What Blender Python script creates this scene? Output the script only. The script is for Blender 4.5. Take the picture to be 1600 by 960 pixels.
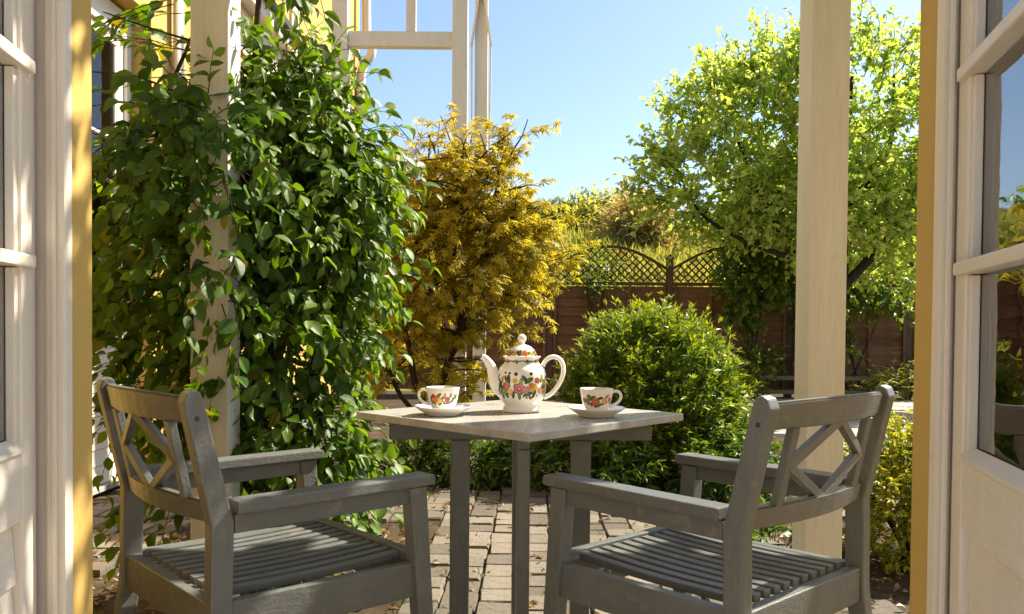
import bpy, bmesh, math, random
import numpy as np
from mathutils import Vector, Matrix

for o in list(bpy.data.objects):
    bpy.data.objects.remove(o)
S = bpy.context.scene
COL = S.collection
R = math.radians
random.seed(7)

# ------------------------------------------------------------------ camera
EYE = 0.965
cam = bpy.data.cameras.new('camera')
cam.sensor_width = 36.0
cam.lens = 28.69
cam.shift_y = 0.039
cam.clip_start = 0.02
cam.clip_end = 2000
camo = bpy.data.objects.new('camera', cam)
COL.objects.link(camo)
camo.matrix_world = (Matrix.Translation((0, 0, EYE)) @ Matrix.Rotation(R(90 - 1.2), 4, 'X')
                     @ Matrix.Rotation(R(0.47), 4, 'Z'))
S.camera = camo
S.render.resolution_x, S.render.resolution_y = 1024, 614

# ------------------------------------------------------------------ sky, sun, exposure
SUN_EL, SUN_AZ = 47.0, 60.0          # azimuth clockwise from the view direction (+Y) towards +X
w = bpy.data.worlds.new('World')
S.world = w
w.use_nodes = True
nt = w.node_tree
sky = nt.nodes.new('ShaderNodeTexSky')
sky.sky_type = 'NISHITA'
sky.sun_disc = False
sky.sun_elevation = R(SUN_EL)
sky.sun_rotation = R(SUN_AZ)
sky.air_density = 1.0
sky.dust_density = 1.3
sky.ozone_density = 4.0
bg = nt.nodes['Background']
bg.inputs['Strength'].default_value = 0.088
nt.links.new(sky.outputs[0], bg.inputs['Color'])
sd = bpy.data.lights.new('sun', 'SUN')
sd.energy = 5.0
sd.angle = R(0.6)
sd.color = (1.0, 0.92, 0.78)
so = bpy.data.objects.new('sun', sd)
COL.objects.link(so)
to_sun = Vector((math.sin(R(SUN_AZ)) * math.cos(R(SUN_EL)), math.cos(R(SUN_AZ)) * math.cos(R(SUN_EL)), math.sin(R(SUN_EL))))
so.rotation_euler = to_sun.to_track_quat('Z', 'Y').to_euler()
so.location = (4, 4, 8)
S.view_settings.view_transform = 'Standard'
S.view_settings.look = 'None'
S.view_settings.gamma = 1
S.view_settings.use_curve_mapping = False
S.view_settings.exposure = 1.45
S.view_settings.use_white_balance = True
S.view_settings.white_balance_temperature = 6750
S.view_settings.white_balance_tint = 10
S.render.engine = 'CYCLES'
S.cycles.max_bounces = 6
S.cycles.transparent_max_bounces = 8

# ------------------------------------------------------------------ materials
def _nodes(name):
    m = bpy.data.materials.new(name)
    m.use_nodes = True
    n = m.node_tree
    return m, n, n.nodes, n.links, n.nodes['Principled BSDF']

def _mix(N, L, fac, a, b):
    x = N.new('ShaderNodeMix'); x.data_type = 'RGBA'
    for sock, v in ((x.inputs[0], fac), (x.inputs[6], a), (x.inputs[7], b)):
        if hasattr(v, 'links'):
            L.new(v, sock)
        else:
            sock.default_value = v if not isinstance(v, tuple) else (*v[:3], 1)
    return x.outputs[2]

def surf(name, col, col2=None, rough=0.5, scale=(6, 6, 6), bump=0.15, bscale=60, spec=0.5, dirt=None, dscale=3.0,
         dthr=(0.55, 0.75), objvar=0.0, detail=5, rvar=0.15, grain=0.0):
    m, n, N, L, b = _nodes(name)
    tc = N.new('ShaderNodeTexCoord')
    mp = N.new('ShaderNodeMapping'); mp.inputs['Scale'].default_value = scale
    L.new(tc.outputs['Object'], mp.inputs[0])
    no = N.new('ShaderNodeTexNoise'); no.inputs['Scale'].default_value = 1.0; no.inputs['Detail'].default_value = detail
    no.inputs['Roughness'].default_value = 0.62
    L.new(mp.outputs[0], no.inputs['Vector'])
    c2 = col2 or tuple(c * 0.72 for c in col)
    rp = N.new('ShaderNodeMapRange'); rp.inputs[1].default_value = 0.3; rp.inputs[2].default_value = 0.7
    L.new(no.outputs[0], rp.inputs[0])
    c = _mix(N, L, rp.outputs[0], col, c2)
    gn = None
    if grain:      # brush marks and grain, drawn out along each piece
        gm = N.new('ShaderNodeMapping'); gm.inputs['Scale'].default_value = (11, 11, 11)
        L.new(tc.outputs['Generated'], gm.inputs[0])
        gn = N.new('ShaderNodeTexNoise'); gn.inputs['Scale'].default_value = 1.0; gn.inputs['Detail'].default_value = 7
        gn.inputs['Roughness'].default_value = 0.7; gn.inputs['Distortion'].default_value = 0.6
        oi0 = N.new('ShaderNodeObjectInfo'); gn.noise_dimensions = '4D'
        wm = N.new('ShaderNodeMath'); wm.operation = 'MULTIPLY'; wm.inputs[1].default_value = 37
        L.new(oi0.outputs['Random'], wm.inputs[0]); L.new(wm.outputs[0], gn.inputs['W'])
        L.new(gm.outputs[0], gn.inputs['Vector'])
        gr = N.new('ShaderNodeMapRange'); gr.inputs[1].default_value = 0.42; gr.inputs[2].default_value = 0.72; gr.inputs[4].default_value = grain
        L.new(gn.outputs[0], gr.inputs[0])
        c = _mix(N, L, gr.outputs[0], c, tuple(x * 0.45 for x in col))
    if dirt:
        dn = N.new('ShaderNodeTexNoise'); dn.inputs['Scale'].default_value = dscale; dn.inputs['Detail'].default_value = 9
        dn.inputs['Roughness'].default_value = 0.7
        L.new(tc.outputs['Object'], dn.inputs['Vector'])
        dr = N.new('ShaderNodeMapRange'); dr.inputs[1].default_value, dr.inputs[2].default_value = dthr
        L.new(dn.outputs[0], dr.inputs[0])
        c = _mix(N, L, dr.outputs[0], c, dirt)
    if objvar:
        oi = N.new('ShaderNodeObjectInfo')
        at = N.new('ShaderNodeAttribute'); at.attribute_name = 'rnd'
        ad = N.new('ShaderNodeMath'); ad.operation = 'ADD'
        L.new(oi.outputs['Random'], ad.inputs[0]); L.new(at.outputs['Fac'], ad.inputs[1])
        fr = N.new('ShaderNodeMath'); fr.operation = 'FRACT'; L.new(ad.outputs[0], fr.inputs[0])
        hs = N.new('ShaderNodeHueSaturation')
        mr = N.new('ShaderNodeMapRange'); mr.inputs[3].default_value = 1 - objvar; mr.inputs[4].default_value = 1 + objvar
        L.new(fr.outputs[0], mr.inputs[0]); L.new(mr.outputs[0], hs.inputs['Value']); L.new(c, hs.inputs['Color'])
        c = hs.outputs[0]
    L.new(c, b.inputs['Base Color'])
    rr = N.new('ShaderNodeMapRange'); rr.inputs[3].default_value = max(0.05, rough - rvar); rr.inputs[4].default_value = min(1, rough + rvar)
    L.new(no.outputs[0], rr.inputs[0]); L.new(rr.outputs[0], b.inputs['Roughness'])
    b.inputs['Specular IOR Level'].default_value = spec
    if bump:
        bn = N.new('ShaderNodeTexNoise'); bn.inputs['Detail'].default_value = 6
        mp2 = N.new('ShaderNodeMapping'); k = bscale / max(scale); mp2.inputs['Scale'].default_value = tuple(s * k for s in scale)
        L.new(tc.outputs['Object'], mp2.inputs[0]); L.new(mp2.outputs[0], bn.inputs['Vector']); bn.inputs['Scale'].default_value = 1
        bp = N.new('ShaderNodeBump'); bp.inputs['Strength'].default_value = bump; bp.inputs['Distance'].default_value = 0.004
        hsrc = bn.outputs[0]
        if gn:
            am = N.new('ShaderNodeMath'); am.operation = 'ADD'; L.new(bn.outputs[0], am.inputs[0]); L.new(gn.outputs[0], am.inputs[1]); hsrc = am.outputs[0]
        L.new(hsrc, bp.inputs['Height']); L.new(bp.outputs[0], b.inputs['Normal'])
    return m

def leafmat(name, cols, tip=None, trans=0.4, tcol=None, rough=0.45, spec=0.4, tipw=0.8, odd=None):
    """cols: three base colours spread over the leaves at random; tip: colour of the youngest growth"""
    m, n, N, L, b = _nodes(name)
    oi = N.new('ShaderNodeObjectInfo')
    at = N.new('ShaderNodeAttribute'); at.attribute_name = 'rnd'
    ad = N.new('ShaderNodeMath'); ad.operation = 'ADD'
    L.new(oi.outputs['Random'], ad.inputs[0]); L.new(at.outputs['Fac'], ad.inputs[1])
    fr = N.new('ShaderNodeMath'); fr.operation = 'FRACT'; L.new(ad.outputs[0], fr.inputs[0])
    cr = N.new('ShaderNodeValToRGB')
    e = cr.color_ramp.elements
    e[0].position = 0.0; e[0].color = (*cols[0], 1)
    e[1].position = 1.0; e[1].color = (*cols[2], 1)
    x = e.new(0.5); x.color = (*cols[1], 1)
    if odd:
        x = e.new(0.955); x.color = (*cols[2], 1)
        e[len(e) - 1].color = (*odd, 1)
    L.new(fr.outputs[0], cr.inputs[0])
    c = cr.outputs[0]
    if tip:
        a2 = N.new('ShaderNodeAttribute'); a2.attribute_name = 'tip'
        ml = N.new('ShaderNodeMath'); ml.operation = 'MULTIPLY'; ml.inputs[1].default_value = tipw
        L.new(a2.outputs['Fac'], ml.inputs[0])
        c = _mix(N, L, ml.outputs[0], c, tip)
    L.new(c, b.inputs['Base Color'])
    b.inputs['Roughness'].default_value = rough
    b.inputs['Specular IOR Level'].default_value = spec
    tr = N.new('ShaderNodeBsdfTranslucent')
    tm = N.new('ShaderNodeMix'); tm.data_type = 'RGBA'; tm.blend_type = 'MULTIPLY'; tm.inputs[0].default_value = 1
    L.new(c, tm.inputs[6]); tm.inputs[7].default_value = (*(tcol or (1.6, 1.5, 0.6)), 1)
    L.new(tm.outputs[2], tr.inputs['Color'])
    ms = N.new('ShaderNodeMixShader'); ms.inputs[0].default_value = trans
    L.new(b.outputs[0], ms.inputs[1]); L.new(tr.outputs[0], ms.inputs[2])
    L.new(ms.outputs[0], N['Material Output'].inputs['Surface'])
    return m

def glassmat(name, ior=1.75, tint=(0.86, 0.9, 0.9)):
    m, n, N, L, b = _nodes(name)
    N.remove(b)
    t = N.new('ShaderNodeBsdfTransparent'); t.inputs[0].default_value = (*tint, 1)
    g = N.new('ShaderNodeBsdfGlossy'); g.inputs['Roughness'].default_value = 0.015
    f = N.new('ShaderNodeFresnel'); f.inputs[0].default_value = ior
    no = N.new('ShaderNodeTexNoise'); no.inputs['Scale'].default_value = 4
    bp = N.new('ShaderNodeBump'); bp.inputs['Strength'].default_value = 0.03; bp.inputs['Distance'].default_value = 0.02
    L.new(no.outputs[0], bp.inputs['Height']); L.new(bp.outputs[0], g.inputs['Normal'])
    ms = N.new('ShaderNodeMixShader')
    L.new(f.outputs[0], ms.inputs[0]); L.new(t.outputs[0], ms.inputs[1]); L.new(g.outputs[0], ms.inputs[2])
    L.new(ms.outputs[0], N['Material Output'].inputs['Surface'])
    return m

M = {}
M['white'] = surf('white_paint', (0.76, 0.69, 0.58), (0.66, 0.59, 0.49), 0.42, (9, 9, 1.2), 0.12, 70, 0.4, (0.36, 0.26, 0.16), 5.0, (0.6, 0.82), grain=0.2)
M['trim'] = surf('cream_trim', (0.72, 0.65, 0.53), (0.62, 0.55, 0.44), 0.38, (14, 14, 0.8), 0.1, 60, 0.45, (0.4, 0.3, 0.18), 7.0, (0.62, 0.85))
M['post'] = surf('post_paint', (0.68, 0.68, 0.63), (0.60, 0.60, 0.55), 0.5, (9, 9, 0.9), 0.25, 50, 0.35, (0.36, 0.30, 0.21), 7.0, (0.62, 0.8), grain=0.25)
M['yellow'] = surf('yellow_render', (0.54, 0.36, 0.105), (0.46, 0.30, 0.085), 0.75, (4, 4, 1.5), 0.3, 120, 0.2, (0.33, 0.22, 0.08), 2.5, (0.6, 0.9))
M['grey'] = surf('grey_painted_wood', (0.143, 0.151, 0.144), (0.108, 0.114, 0.108), 0.36, (14, 14, 14), 0.35, 110, 0.5, (0.27, 0.25, 0.21), 14.0, (0.58, 0.80), objvar=0.10, grain=0.35)
M['table'] = surf('grey_table_top', (0.45, 0.435, 0.40), (0.30, 0.29, 0.265), 0.27, (22, 2.0, 8), 0.08, 60, 0.5, (0.12, 0.11, 0.09), 9.0, (0.58, 0.72), rvar=0.2)
M['paver'] = surf('clay_paver', (0.185, 0.158, 0.122), (0.115, 0.10, 0.08), 0.85, (9, 9, 9), 0.5, 60, 0.2, (0.065, 0.06, 0.04), 6.0, (0.5, 0.72), objvar=0.35)
M['slab'] = surf('pale_flagstone', (0.42, 0.38, 0.32), (0.32, 0.29, 0.25), 0.85, (3, 3, 3), 0.4, 50, 0.2, (0.15, 0.13, 0.1), 4.0, (0.58, 0.78), objvar=0.15)
M['soil'] = surf('soil', (0.07, 0.048, 0.03), (0.035, 0.025, 0.016), 0.95, (7, 7, 7), 1.0, 40, 0.1, (0.12, 0.085, 0.05), 12.0, (0.55, 0.7))
M['fence'] = surf('brown_fence_board', (0.19, 0.10, 0.052), (0.12, 0.064, 0.034), 0.8, (2, 8, 26), 0.5, 60, 0.2, (0.065, 0.04, 0.025), 2.5, (0.55, 0.75), objvar=0.25)
M['lattice'] = surf('fence_lattice_wood', (0.115, 0.08, 0.058), (0.08, 0.056, 0.042), 0.85, (8, 8, 8), 0.3, 60, 0.15)
M['oldwood'] = surf('weathered_plank', (0.17, 0.14, 0.11), (0.10, 0.085, 0.07), 0.85, (2, 20, 20), 0.5, 50, 0.15, (0.12, 0.16, 0.03), 3.0, (0.5, 0.7))
M['bark'] = surf('dark_bark', (0.05, 0.036, 0.025), (0.028, 0.02, 0.014), 0.85, (30, 30, 8), 0.8, 60, 0.15)
M['twig'] = surf('brown_twig', (0.075, 0.05, 0.028), (0.05, 0.035, 0.02), 0.8, (30, 30, 8), 0.3, 60, 0.15)
M['greenstem'] = surf('green_stem', (0.10, 0.11, 0.03), (0.08, 0.07, 0.025), 0.7, (30, 30, 8), 0.2, 60, 0.2)
M['china'] = surf('white_china', (0.86, 0.83, 0.77), (0.84, 0.81, 0.75), 0.10, (3, 3, 3), 0.0, 60, 0.55, rvar=0.03)
M['dark'] = surf('dark_metal', (0.035, 0.03, 0.028), None, 0.5, (8, 8, 8), 0.1)
M['room'] = surf('unlit_room_dark', (0.05, 0.047, 0.042), None, 0.9, (3, 3, 3), 0.0)
M['floor'] = surf('room_floor', (0.62, 0.54, 0.43), (0.56, 0.48, 0.38), 0.6, (3, 3, 3), 0.1)
M['bouncewall'] = surf('cream_bounce_wall', (0.72, 0.66, 0.55), (0.68, 0.62, 0.51), 0.8, (3, 3, 3), 0.1)
M['moss'] = surf('mossy_joint', (0.05, 0.048, 0.024), (0.035, 0.042, 0.018), 0.95, (9, 9, 9), 0.8, 60, 0.1)
M['plaster'] = surf('inner_plaster', (0.22, 0.2, 0.17), None, 0.8, (3, 3, 3), 0.1)
M['curtain'] = surf('net_curtain', (0.5, 0.5, 0.48), (0.4, 0.4, 0.39), 0.9, (20, 20, 2), 0.1)
M['plainglass'] = glassmat('plain_glass', 1.5)
M['glass'] = glassmat('window_glass', 7.0)
M['drygrass'] = leafmat('dry_leaf', [(0.20, 0.12, 0.045), (0.13, 0.075, 0.03), (0.28, 0.19, 0.07)], None, 0.2)
M['vine'] = leafmat('vine_leaf', [(0.026, 0.075, 0.010), (0.05, 0.125, 0.013), (0.09, 0.17, 0.018)], (0.15, 0.24, 0.02), 0.42, (1.9, 1.75, 0.35), 0.48, 0.4, 0.6, odd=(0.24, 0.17, 0.03))
M['maple'] = leafmat('golden_maple_leaf', [(0.19, 0.18, 0.024), (0.33, 0.27, 0.030), (0.43, 0.33, 0.034)], (0.58, 0.49, 0.06), 0.46, (1.35, 1.3, 0.5), 0.55, 0.25, odd=(0.22, 0.11, 0.03))
M['bush'] = leafmat('shrub_leaf', [(0.045, 0.115, 0.016), (0.065, 0.15, 0.02), (0.09, 0.18, 0.024)], (0.30, 0.34, 0.035), 0.38, (1.6, 1.5, 0.5), 0.42, 0.4)
M['tree'] = leafmat('lime_tree_leaf', [(0.19, 0.30, 0.06), (0.27, 0.37, 0.08), (0.36, 0.42, 0.10)], (0.46, 0.50, 0.14), 0.58, (1.7, 1.7, 0.8), 0.42, 0.4)
M['ivy'] = leafmat('ivy_leaf', [(0.05, 0.11, 0.018), (0.075, 0.15, 0.02), (0.11, 0.19, 0.024)], (0.2, 0.26, 0.03), 0.42, (1.6, 1.5, 0.5), 0.38, 0.45)
M['fern'] = leafmat('border_leaf', [(0.04, 0.10, 0.015), (0.06, 0.14, 0.02), (0.085, 0.16, 0.02)], (0.16, 0.23, 0.03), 0.36, (1.6, 1.5, 0.5), 0.42, 0.4)
M['lime'] = leafmat('lime_shrub_leaf', [(0.16, 0.20, 0.02), (0.22, 0.25, 0.022), (0.12, 0.17, 0.02)], (0.42, 0.40, 0.04), 0.42, (1.5, 1.4, 0.5), 0.45, 0.35)
M['farleaf'] = leafmat('far_leaf', [(0.24, 0.29, 0.06), (0.32, 0.35, 0.08), (0.36, 0.36, 0.1)], (0.48, 0.44, 0.14), 0.5, (1.5, 1.4, 0.6), 0.5, 0.3)
M['conifer'] = leafmat('conifer_leaf', [(0.05, 0.10, 0.02), (0.075, 0.13, 0.025), (0.10, 0.15, 0.03)], (0.2, 0.22, 0.04), 0.3, (1.5, 1.4, 0.6), 0.5, 0.3)
M['meadow'] = leafmat('meadow_grass', [(0.26, 0.28, 0.05), (0.34, 0.33, 0.07), (0.20, 0.25, 0.04)], (0.5, 0.44, 0.16), 0.45, (1.4, 1.3, 0.7), 0.6, 0.2)
M['turf'] = surf('turf', (0.14, 0.16, 0.035), (0.2, 0.19, 0.05), 0.95, (2, 2, 2), 0.5, 30, 0.1)
M['straw'] = leafmat('pampas_leaf', [(0.34, 0.26, 0.09), (0.42, 0.33, 0.13), (0.26, 0.24, 0.06)], (0.5, 0.4, 0.2), 0.4, (1.4, 1.3, 0.8), 0.6, 0.2)

def printmat():
    m, n, N, L, b = _nodes('floral_print_glaze')
    a = N.new('ShaderNodeVertexColor'); a.layer_name = 'Col'
    no = N.new('ShaderNodeTexNoise'); no.inputs['Scale'].default_value = 260; no.inputs['Detail'].default_value = 3
    hs = N.new('ShaderNodeHueSaturation')
    mr = N.new('ShaderNodeMapRange'); mr.inputs[3].default_value = 0.6; mr.inputs[4].default_value = 1.4
    L.new(no.outputs[0], mr.inputs[0]); L.new(mr.outputs[0], hs.inputs['Value'])
    L.new(a.outputs[0], hs.inputs['Color']); L.new(hs.outputs[0], b.inputs['Base Color'])
    b.inputs['Roughness'].default_value = 0.12
    return m
M['print'] = printmat()

# ------------------------------------------------------------------ builders
def obj(name, me, mat=None, parent=None, kind=None):
    o = bpy.data.objects.new(name, me)
    COL.objects.link(o)
    if mat and len(me.materials) == 0:
        me.materials.append(M[mat])
    if parent:
        o.parent = parent
    if kind:
        o['kind'] = kind
    return o

def thing(name, label, cat, loc=(0, 0, 0), rz=0.0, group=None):
    o = bpy.data.objects.new(name, None)
    o.empty_display_size = 0.1
    COL.objects.link(o)
    o.location = loc
    o.rotation_euler = (0, 0, rz)
    return tag(o, label, cat, group)

def tag(o, label, cat=None, group=None):
    o['label'] = label
    if cat: o['category'] = cat
    if group: o['group'] = group
    return o

def copy_tree(o, parent=None):
    c = o.copy(); COL.objects.link(c); c.parent = parent
    for ch in [x for x in COL.objects if x.parent == o]:
        copy_tree(ch, c)
    return c

class B:
    def __init__(s): s.bm = bmesh.new()
    def bar(s, p0, p1, w, h, up=(0, 0, 1), bevel=0.003, taper=1.0):
        """square-section bar from p0 to p1; w across, h along 'up'"""
        p0, p1, up = Vector(p0), Vector(p1), Vector(up)
        d = (p1 - p0); ln = d.length; d.normalize()
        x = d.cross(up).normalized(); u = x.cross(d).normalized()
        t = bmesh.new()
        vs = []
        for k, p in enumerate((p0, p1)):
            f = 1.0 if k == 0 else taper
            for a, b_ in ((-1, -1), (1, -1), (1, 1), (-1, 1)):
                vs.append(t.verts.new(p + x * (a * w / 2 * f) + u * (b_ * h / 2 * f)))
        for f in ((3, 2, 1, 0), (4, 5, 6, 7), (0, 1, 5, 4), (1, 2, 6, 5), (2, 3, 7, 6), (3, 0, 4, 7)):
            t.faces.new([vs[i] for i in f])
        if bevel:
            bmesh.ops.bevel(t, geom=t.edges[:], offset=bevel, segments=2, affect='EDGES', profile=0.6)
        return s.join(t)
    def box(s, x0, x1, y0, y1, z0, z1, bevel=0.002):
        return s.bar(((x0 + x1) / 2, y0, (z0 + z1) / 2), ((x0 + x1) / 2, y1, (z0 + z1) / 2), abs(x1 - x0), abs(z1 - z0), (0, 0, 1), bevel)
    def join(s, t):
        bmesh.ops.recalc_face_normals(t, faces=t.faces[:])
        me = bpy.data.meshes.new('tmp'); t.to_mesh(me); t.free()
        s.bm.from_mesh(me); bpy.data.meshes.remove(me)
        return s
    def prism(s, pts, axis, a0, a1, bevel=0.0):
        """closed outline of 2D pts swept along axis ('x' gives pts=(y,z), 'y' gives (x,z), 'z' gives (x,y))"""
        t = bmesh.new()
        def co(p, a):
            return {'x': (a, p[0], p[1]), 'y': (p[0], a, p[1]), 'z': (p[0], p[1], a)}[axis]
        lo = [t.verts.new(co(p, a0)) for p in pts]; hi = [t.verts.new(co(p, a1)) for p in pts]
        n = len(pts)
        t.faces.new(lo); t.faces.new(hi[::-1])
        for i in range(n):
            t.faces.new((lo[i], hi[i], hi[(i + 1) % n], lo[(i + 1) % n]))
        bmesh.ops.recalc_face_normals(t, faces=t.faces[:])
        if bevel:
            bmesh.ops.bevel(t, geom=t.edges[:], offset=bevel, segments=2, affect='EDGES', profile=0.6)
        return s.join(t)
    def tube(s, pts, rad, n=10, cap=True, flat=1.0):
        t = bmesh.new()
        pts = [Vector(p) for p in pts]
        if not hasattr(rad, '__len__'): rad = [rad] * len(pts)
        rings = []
        u = None
        for i, p in enumerate(pts):
            d = (pts[min(i + 1, len(pts) - 1)] - pts[max(i - 1, 0)]).normalized()
            if u is None:
                u = d.orthogonal().normalized()
            u = (u - d * u.dot(d)).normalized()
            v = d.cross(u)
            rings.append([t.verts.new(p + (u * math.cos(2 * math.pi * k / n) + v * math.sin(2 * math.pi * k / n) * flat) * rad[i]) for k in range(n)])
        for a, b_ in zip(rings, rings[1:]):
            for k in range(n):
                f = t.faces.new((a[k], a[(k + 1) % n], b_[(k + 1) % n], b_[k])); f.smooth = True
        if cap:
            t.faces.new(rings[0][::-1]); t.faces.new(rings[-1])
        me = bpy.data.meshes.new('tmp'); t.to_mesh(me); t.free(); s.bm.from_mesh(me); bpy.data.meshes.remove(me)
        return s
    def lathe(s, prof, n=48, smooth=True):
        t = bmesh.new()
        rings = []
        for r, z in prof:
            if r < 1e-6:
                rings.append([t.verts.new((0, 0, z))])
            else:
                rings.append([t.verts.new((r * math.cos(2 * math.pi * k / n), r * math.sin(2 * math.pi * k / n), z)) for k in range(n)])
        for a, b_ in zip(rings, rings[1:]):
            for k in range(n):
                k2 = (k + 1) % n
                if len(a) == 1 and len(b_) == 1: continue
                if len(a) == 1: f = t.faces.new((a[0], b_[k2], b_[k]))
                elif len(b_) == 1: f = t.faces.new((a[k], a[k2], b_[0]))
                else: f = t.faces.new((a[k], a[k2], b_[k2], b_[k]))
                f.smooth = smooth
        return s.join(t)
    def mesh(s, name):
        me = bpy.data.meshes.new(name); s.bm.to_mesh(me); s.bm.free()
        return me
    def obj(s, name, mat, parent=None, kind=None):
        return obj(name, s.mesh(name), mat, parent, kind)

def smooth_path(pts, n=6):
    """Catmull-Rom through the points"""
    P = [Vector(p) for p in pts]
    out = []
    for i in range(len(P) - 1):
        a, b_, c, d = P[max(i - 1, 0)], P[i], P[i + 1], P[min(i + 2, len(P) - 1)]
        for k in range(n):
            t = k / n
            out.append(0.5 * ((2 * b_) + (c - a) * t + (2 * a - 5 * b_ + 4 * c - d) * t * t + (3 * b_ - a - 3 * c + d) * t ** 3))
    out.append(P[-1])
    return out

# ------------------------------------------------------------------ foliage tools (numpy)
def nrm(a):
    return a / np.maximum(np.linalg.norm(a, axis=-1, keepdims=True), 1e-9)

def tpl_ovate(wd=0.32, curl=0.12, fold=0.10):
    V = [(0, 0, 0)]
    rows = ((0.16, 0.62), (0.40, 1.0), (0.68, 0.78), (0.86, 0.4))
    for y, k in rows:
        z = -curl * y * y
        V += [(-wd * k, y, z + fold * k), (0, y, z), (wd * k, y, z + fold * k)]
    V.append((0, 1.0, -curl * 1.25))
    F = [(0, 2, 1), (0, 3, 2)]
    for i in range(3):
        a = 1 + 3 * i; b_ = a + 3
        F += [(a, a + 1, b_ + 1, b_), (a + 1, a + 2, b_ + 2, b_ + 1)]
    F += [(10, 11, 13), (11, 12, 13)]
    return np.array(V, float), F

def tpl_simple(wd=0.3, curl=0.15, fold=0.1):
    V = [(0, 0, 0), (-wd, 0.42, fold), (0, 0.45, -0.02), (wd, 0.42, fold), (-wd * 0.55, 0.78, fold * .4 - curl * .5), (wd * 0.55, 0.78, fold * .4 - curl * .5), (0, 1.0, -curl)]
    F = [(0, 2, 1), (0, 3, 2), (1, 2, 6, 4), (2, 3, 5, 6)]
    return np.array(V, float), F

def tpl_lance(wd=0.13, curl=0.15):
    V = [(0, 0, 0), (-wd, 0.4, 0.04), (wd, 0.4, 0.04), (0, 1.0, -curl), (0, .42, -0.02)]
    F = [(0, 4, 1), (0, 2, 4), (1, 4, 3), (4, 2, 3)]
    return np.array(V, float), F

def tpl_star(n=5, spread=150):
    V = [(0, 0, 0)]; F = []
    for k in range(n):
        a = R(-spread / 2 + spread * k / (n - 1))
        ln = 1.0 - 0.42 * abs(k - (n - 1) / 2) / ((n - 1) / 2)
        d = np.array((math.sin(a), math.cos(a))); p = np.array((d[1], -d[0]))
        w_ = 0.085
        b0 = len(V)
        m = d * ln * 0.5
        e = d * ln
        V += [(*(m + p * w_), -0.06), (*(m - p * w_), -0.06), (*e, -0.26 * ln)]
        F += [(0, b0, b0 + 2, b0 + 1)]
    return np.array(V, float), F

def leaf_basis(A, Nn):
    A = nrm(A); X = nrm(np.cross(A, Nn)); Nn = np.cross(X, A)
    return X, A, Nn

def leaf_mesh(name, tpl, P, A, Nn, size, tip=None, rng=None):
    V, F = tpl
    X, A, Nn = leaf_basis(A, Nn)
    n = len(P); nv = len(V)
    s = size[:, None, None]
    co = P[:, None, :] + s * (V[None, :, 0:1] * X[:, None, :] + V[None, :, 1:2] * A[:, None, :] + V[None, :, 2:3] * Nn[:, None, :])
    lv = np.concatenate([np.array(f) for f in F]); lt = np.array([len(f) for f in F])
    loops = (lv[None, :] + (np.arange(n) * nv)[:, None]).ravel()
    tot = np.tile(lt, n); start = np.concatenate([[0], np.cumsum(tot)[:-1]])
    me = bpy.data.meshes.new(name)
    me.vertices.add(n * nv); me.vertices.foreach_set('co', co.astype(np.float32).ravel())
    me.loops.add(len(loops)); me.loops.foreach_set('vertex_index', loops.astype(np.int32))
    me.polygons.add(len(tot)); me.polygons.foreach_set('loop_start', start.astype(np.int32))
    try: me.polygons.foreach_set('loop_total', tot.astype(np.int32))
    except Exception: pass
    me.update(calc_edges=True)
    rng = rng or np.random.default_rng(1)
    a = me.attributes.new('rnd', 'FLOAT', 'POINT'); a.data.foreach_set('value', np.repeat(rng.random(n), nv).astype(np.float32))
    t = tip if tip is not None else np.zeros(n)
    a = me.attributes.new('tip', 'FLOAT', 'POINT'); a.data.foreach_set('value', np.repeat(t, nv).astype(np.float32))
    return me

def stem_mesh(name, lines, r0, r1, sides=3):
    """lines: (n, k, 3) polylines -> thin tapered tubes as one mesh"""
    n, k, _ = lines.shape
    d = nrm(np.gradient(lines, axis=1))
    u = nrm(np.cross(d, np.array([0.31, 0.77, 0.55]))); v = np.cross(d, u)
    rad = np.linspace(r0, r1, k)[None, :, None, None]
    ang = np.arange(sides) * 2 * math.pi / sides
    ring = u[:, :, None, :] * np.cos(ang)[None, None, :, None] + v[:, :, None, :] * np.sin(ang)[None, None, :, None]
    co = lines[:, :, None, :] + ring * rad
    me = bpy.data.meshes.new(name)
    nvv = n * k * sides
    idx = np.arange(nvv).reshape(n, k, sides)
    a = idx[:, :-1, :]; b_ = np.roll(a, -1, axis=2); c = np.roll(idx[:, 1:, :], -1, axis=2); e = idx[:, 1:, :]
    q = np.stack([a, b_, c, e], axis=-1).reshape(-1, 4)
    me.vertices.add(nvv); me.vertices.foreach_set('co', co.astype(np.float32).ravel())
    me.loops.add(q.size); me.loops.foreach_set('vertex_index', q.ravel().astype(np.int32))
    me.polygons.add(len(q)); me.polygons.foreach_set('loop_start', (np.arange(len(q)) * 4).astype(np.int32))
    try: me.polygons.foreach_set('loop_total', np.full(len(q), 4, np.int32))
    except Exception: pass
    me.update(calc_edges=True)
    return me

def grow(rng, P, D, length, nseg, droop=0.1, wob=0.15):
    P = P.copy(); D = nrm(D); st = (length / nseg)[:, None]
    out = [P.copy()]
    for k in range(nseg):
        D = nrm(D + np.array([0, 0, -droop]) + rng.normal(0, wob, D.shape))
        P = P + D * st
        out.append(P.copy())
    return np.stack(out, axis=1)

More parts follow.
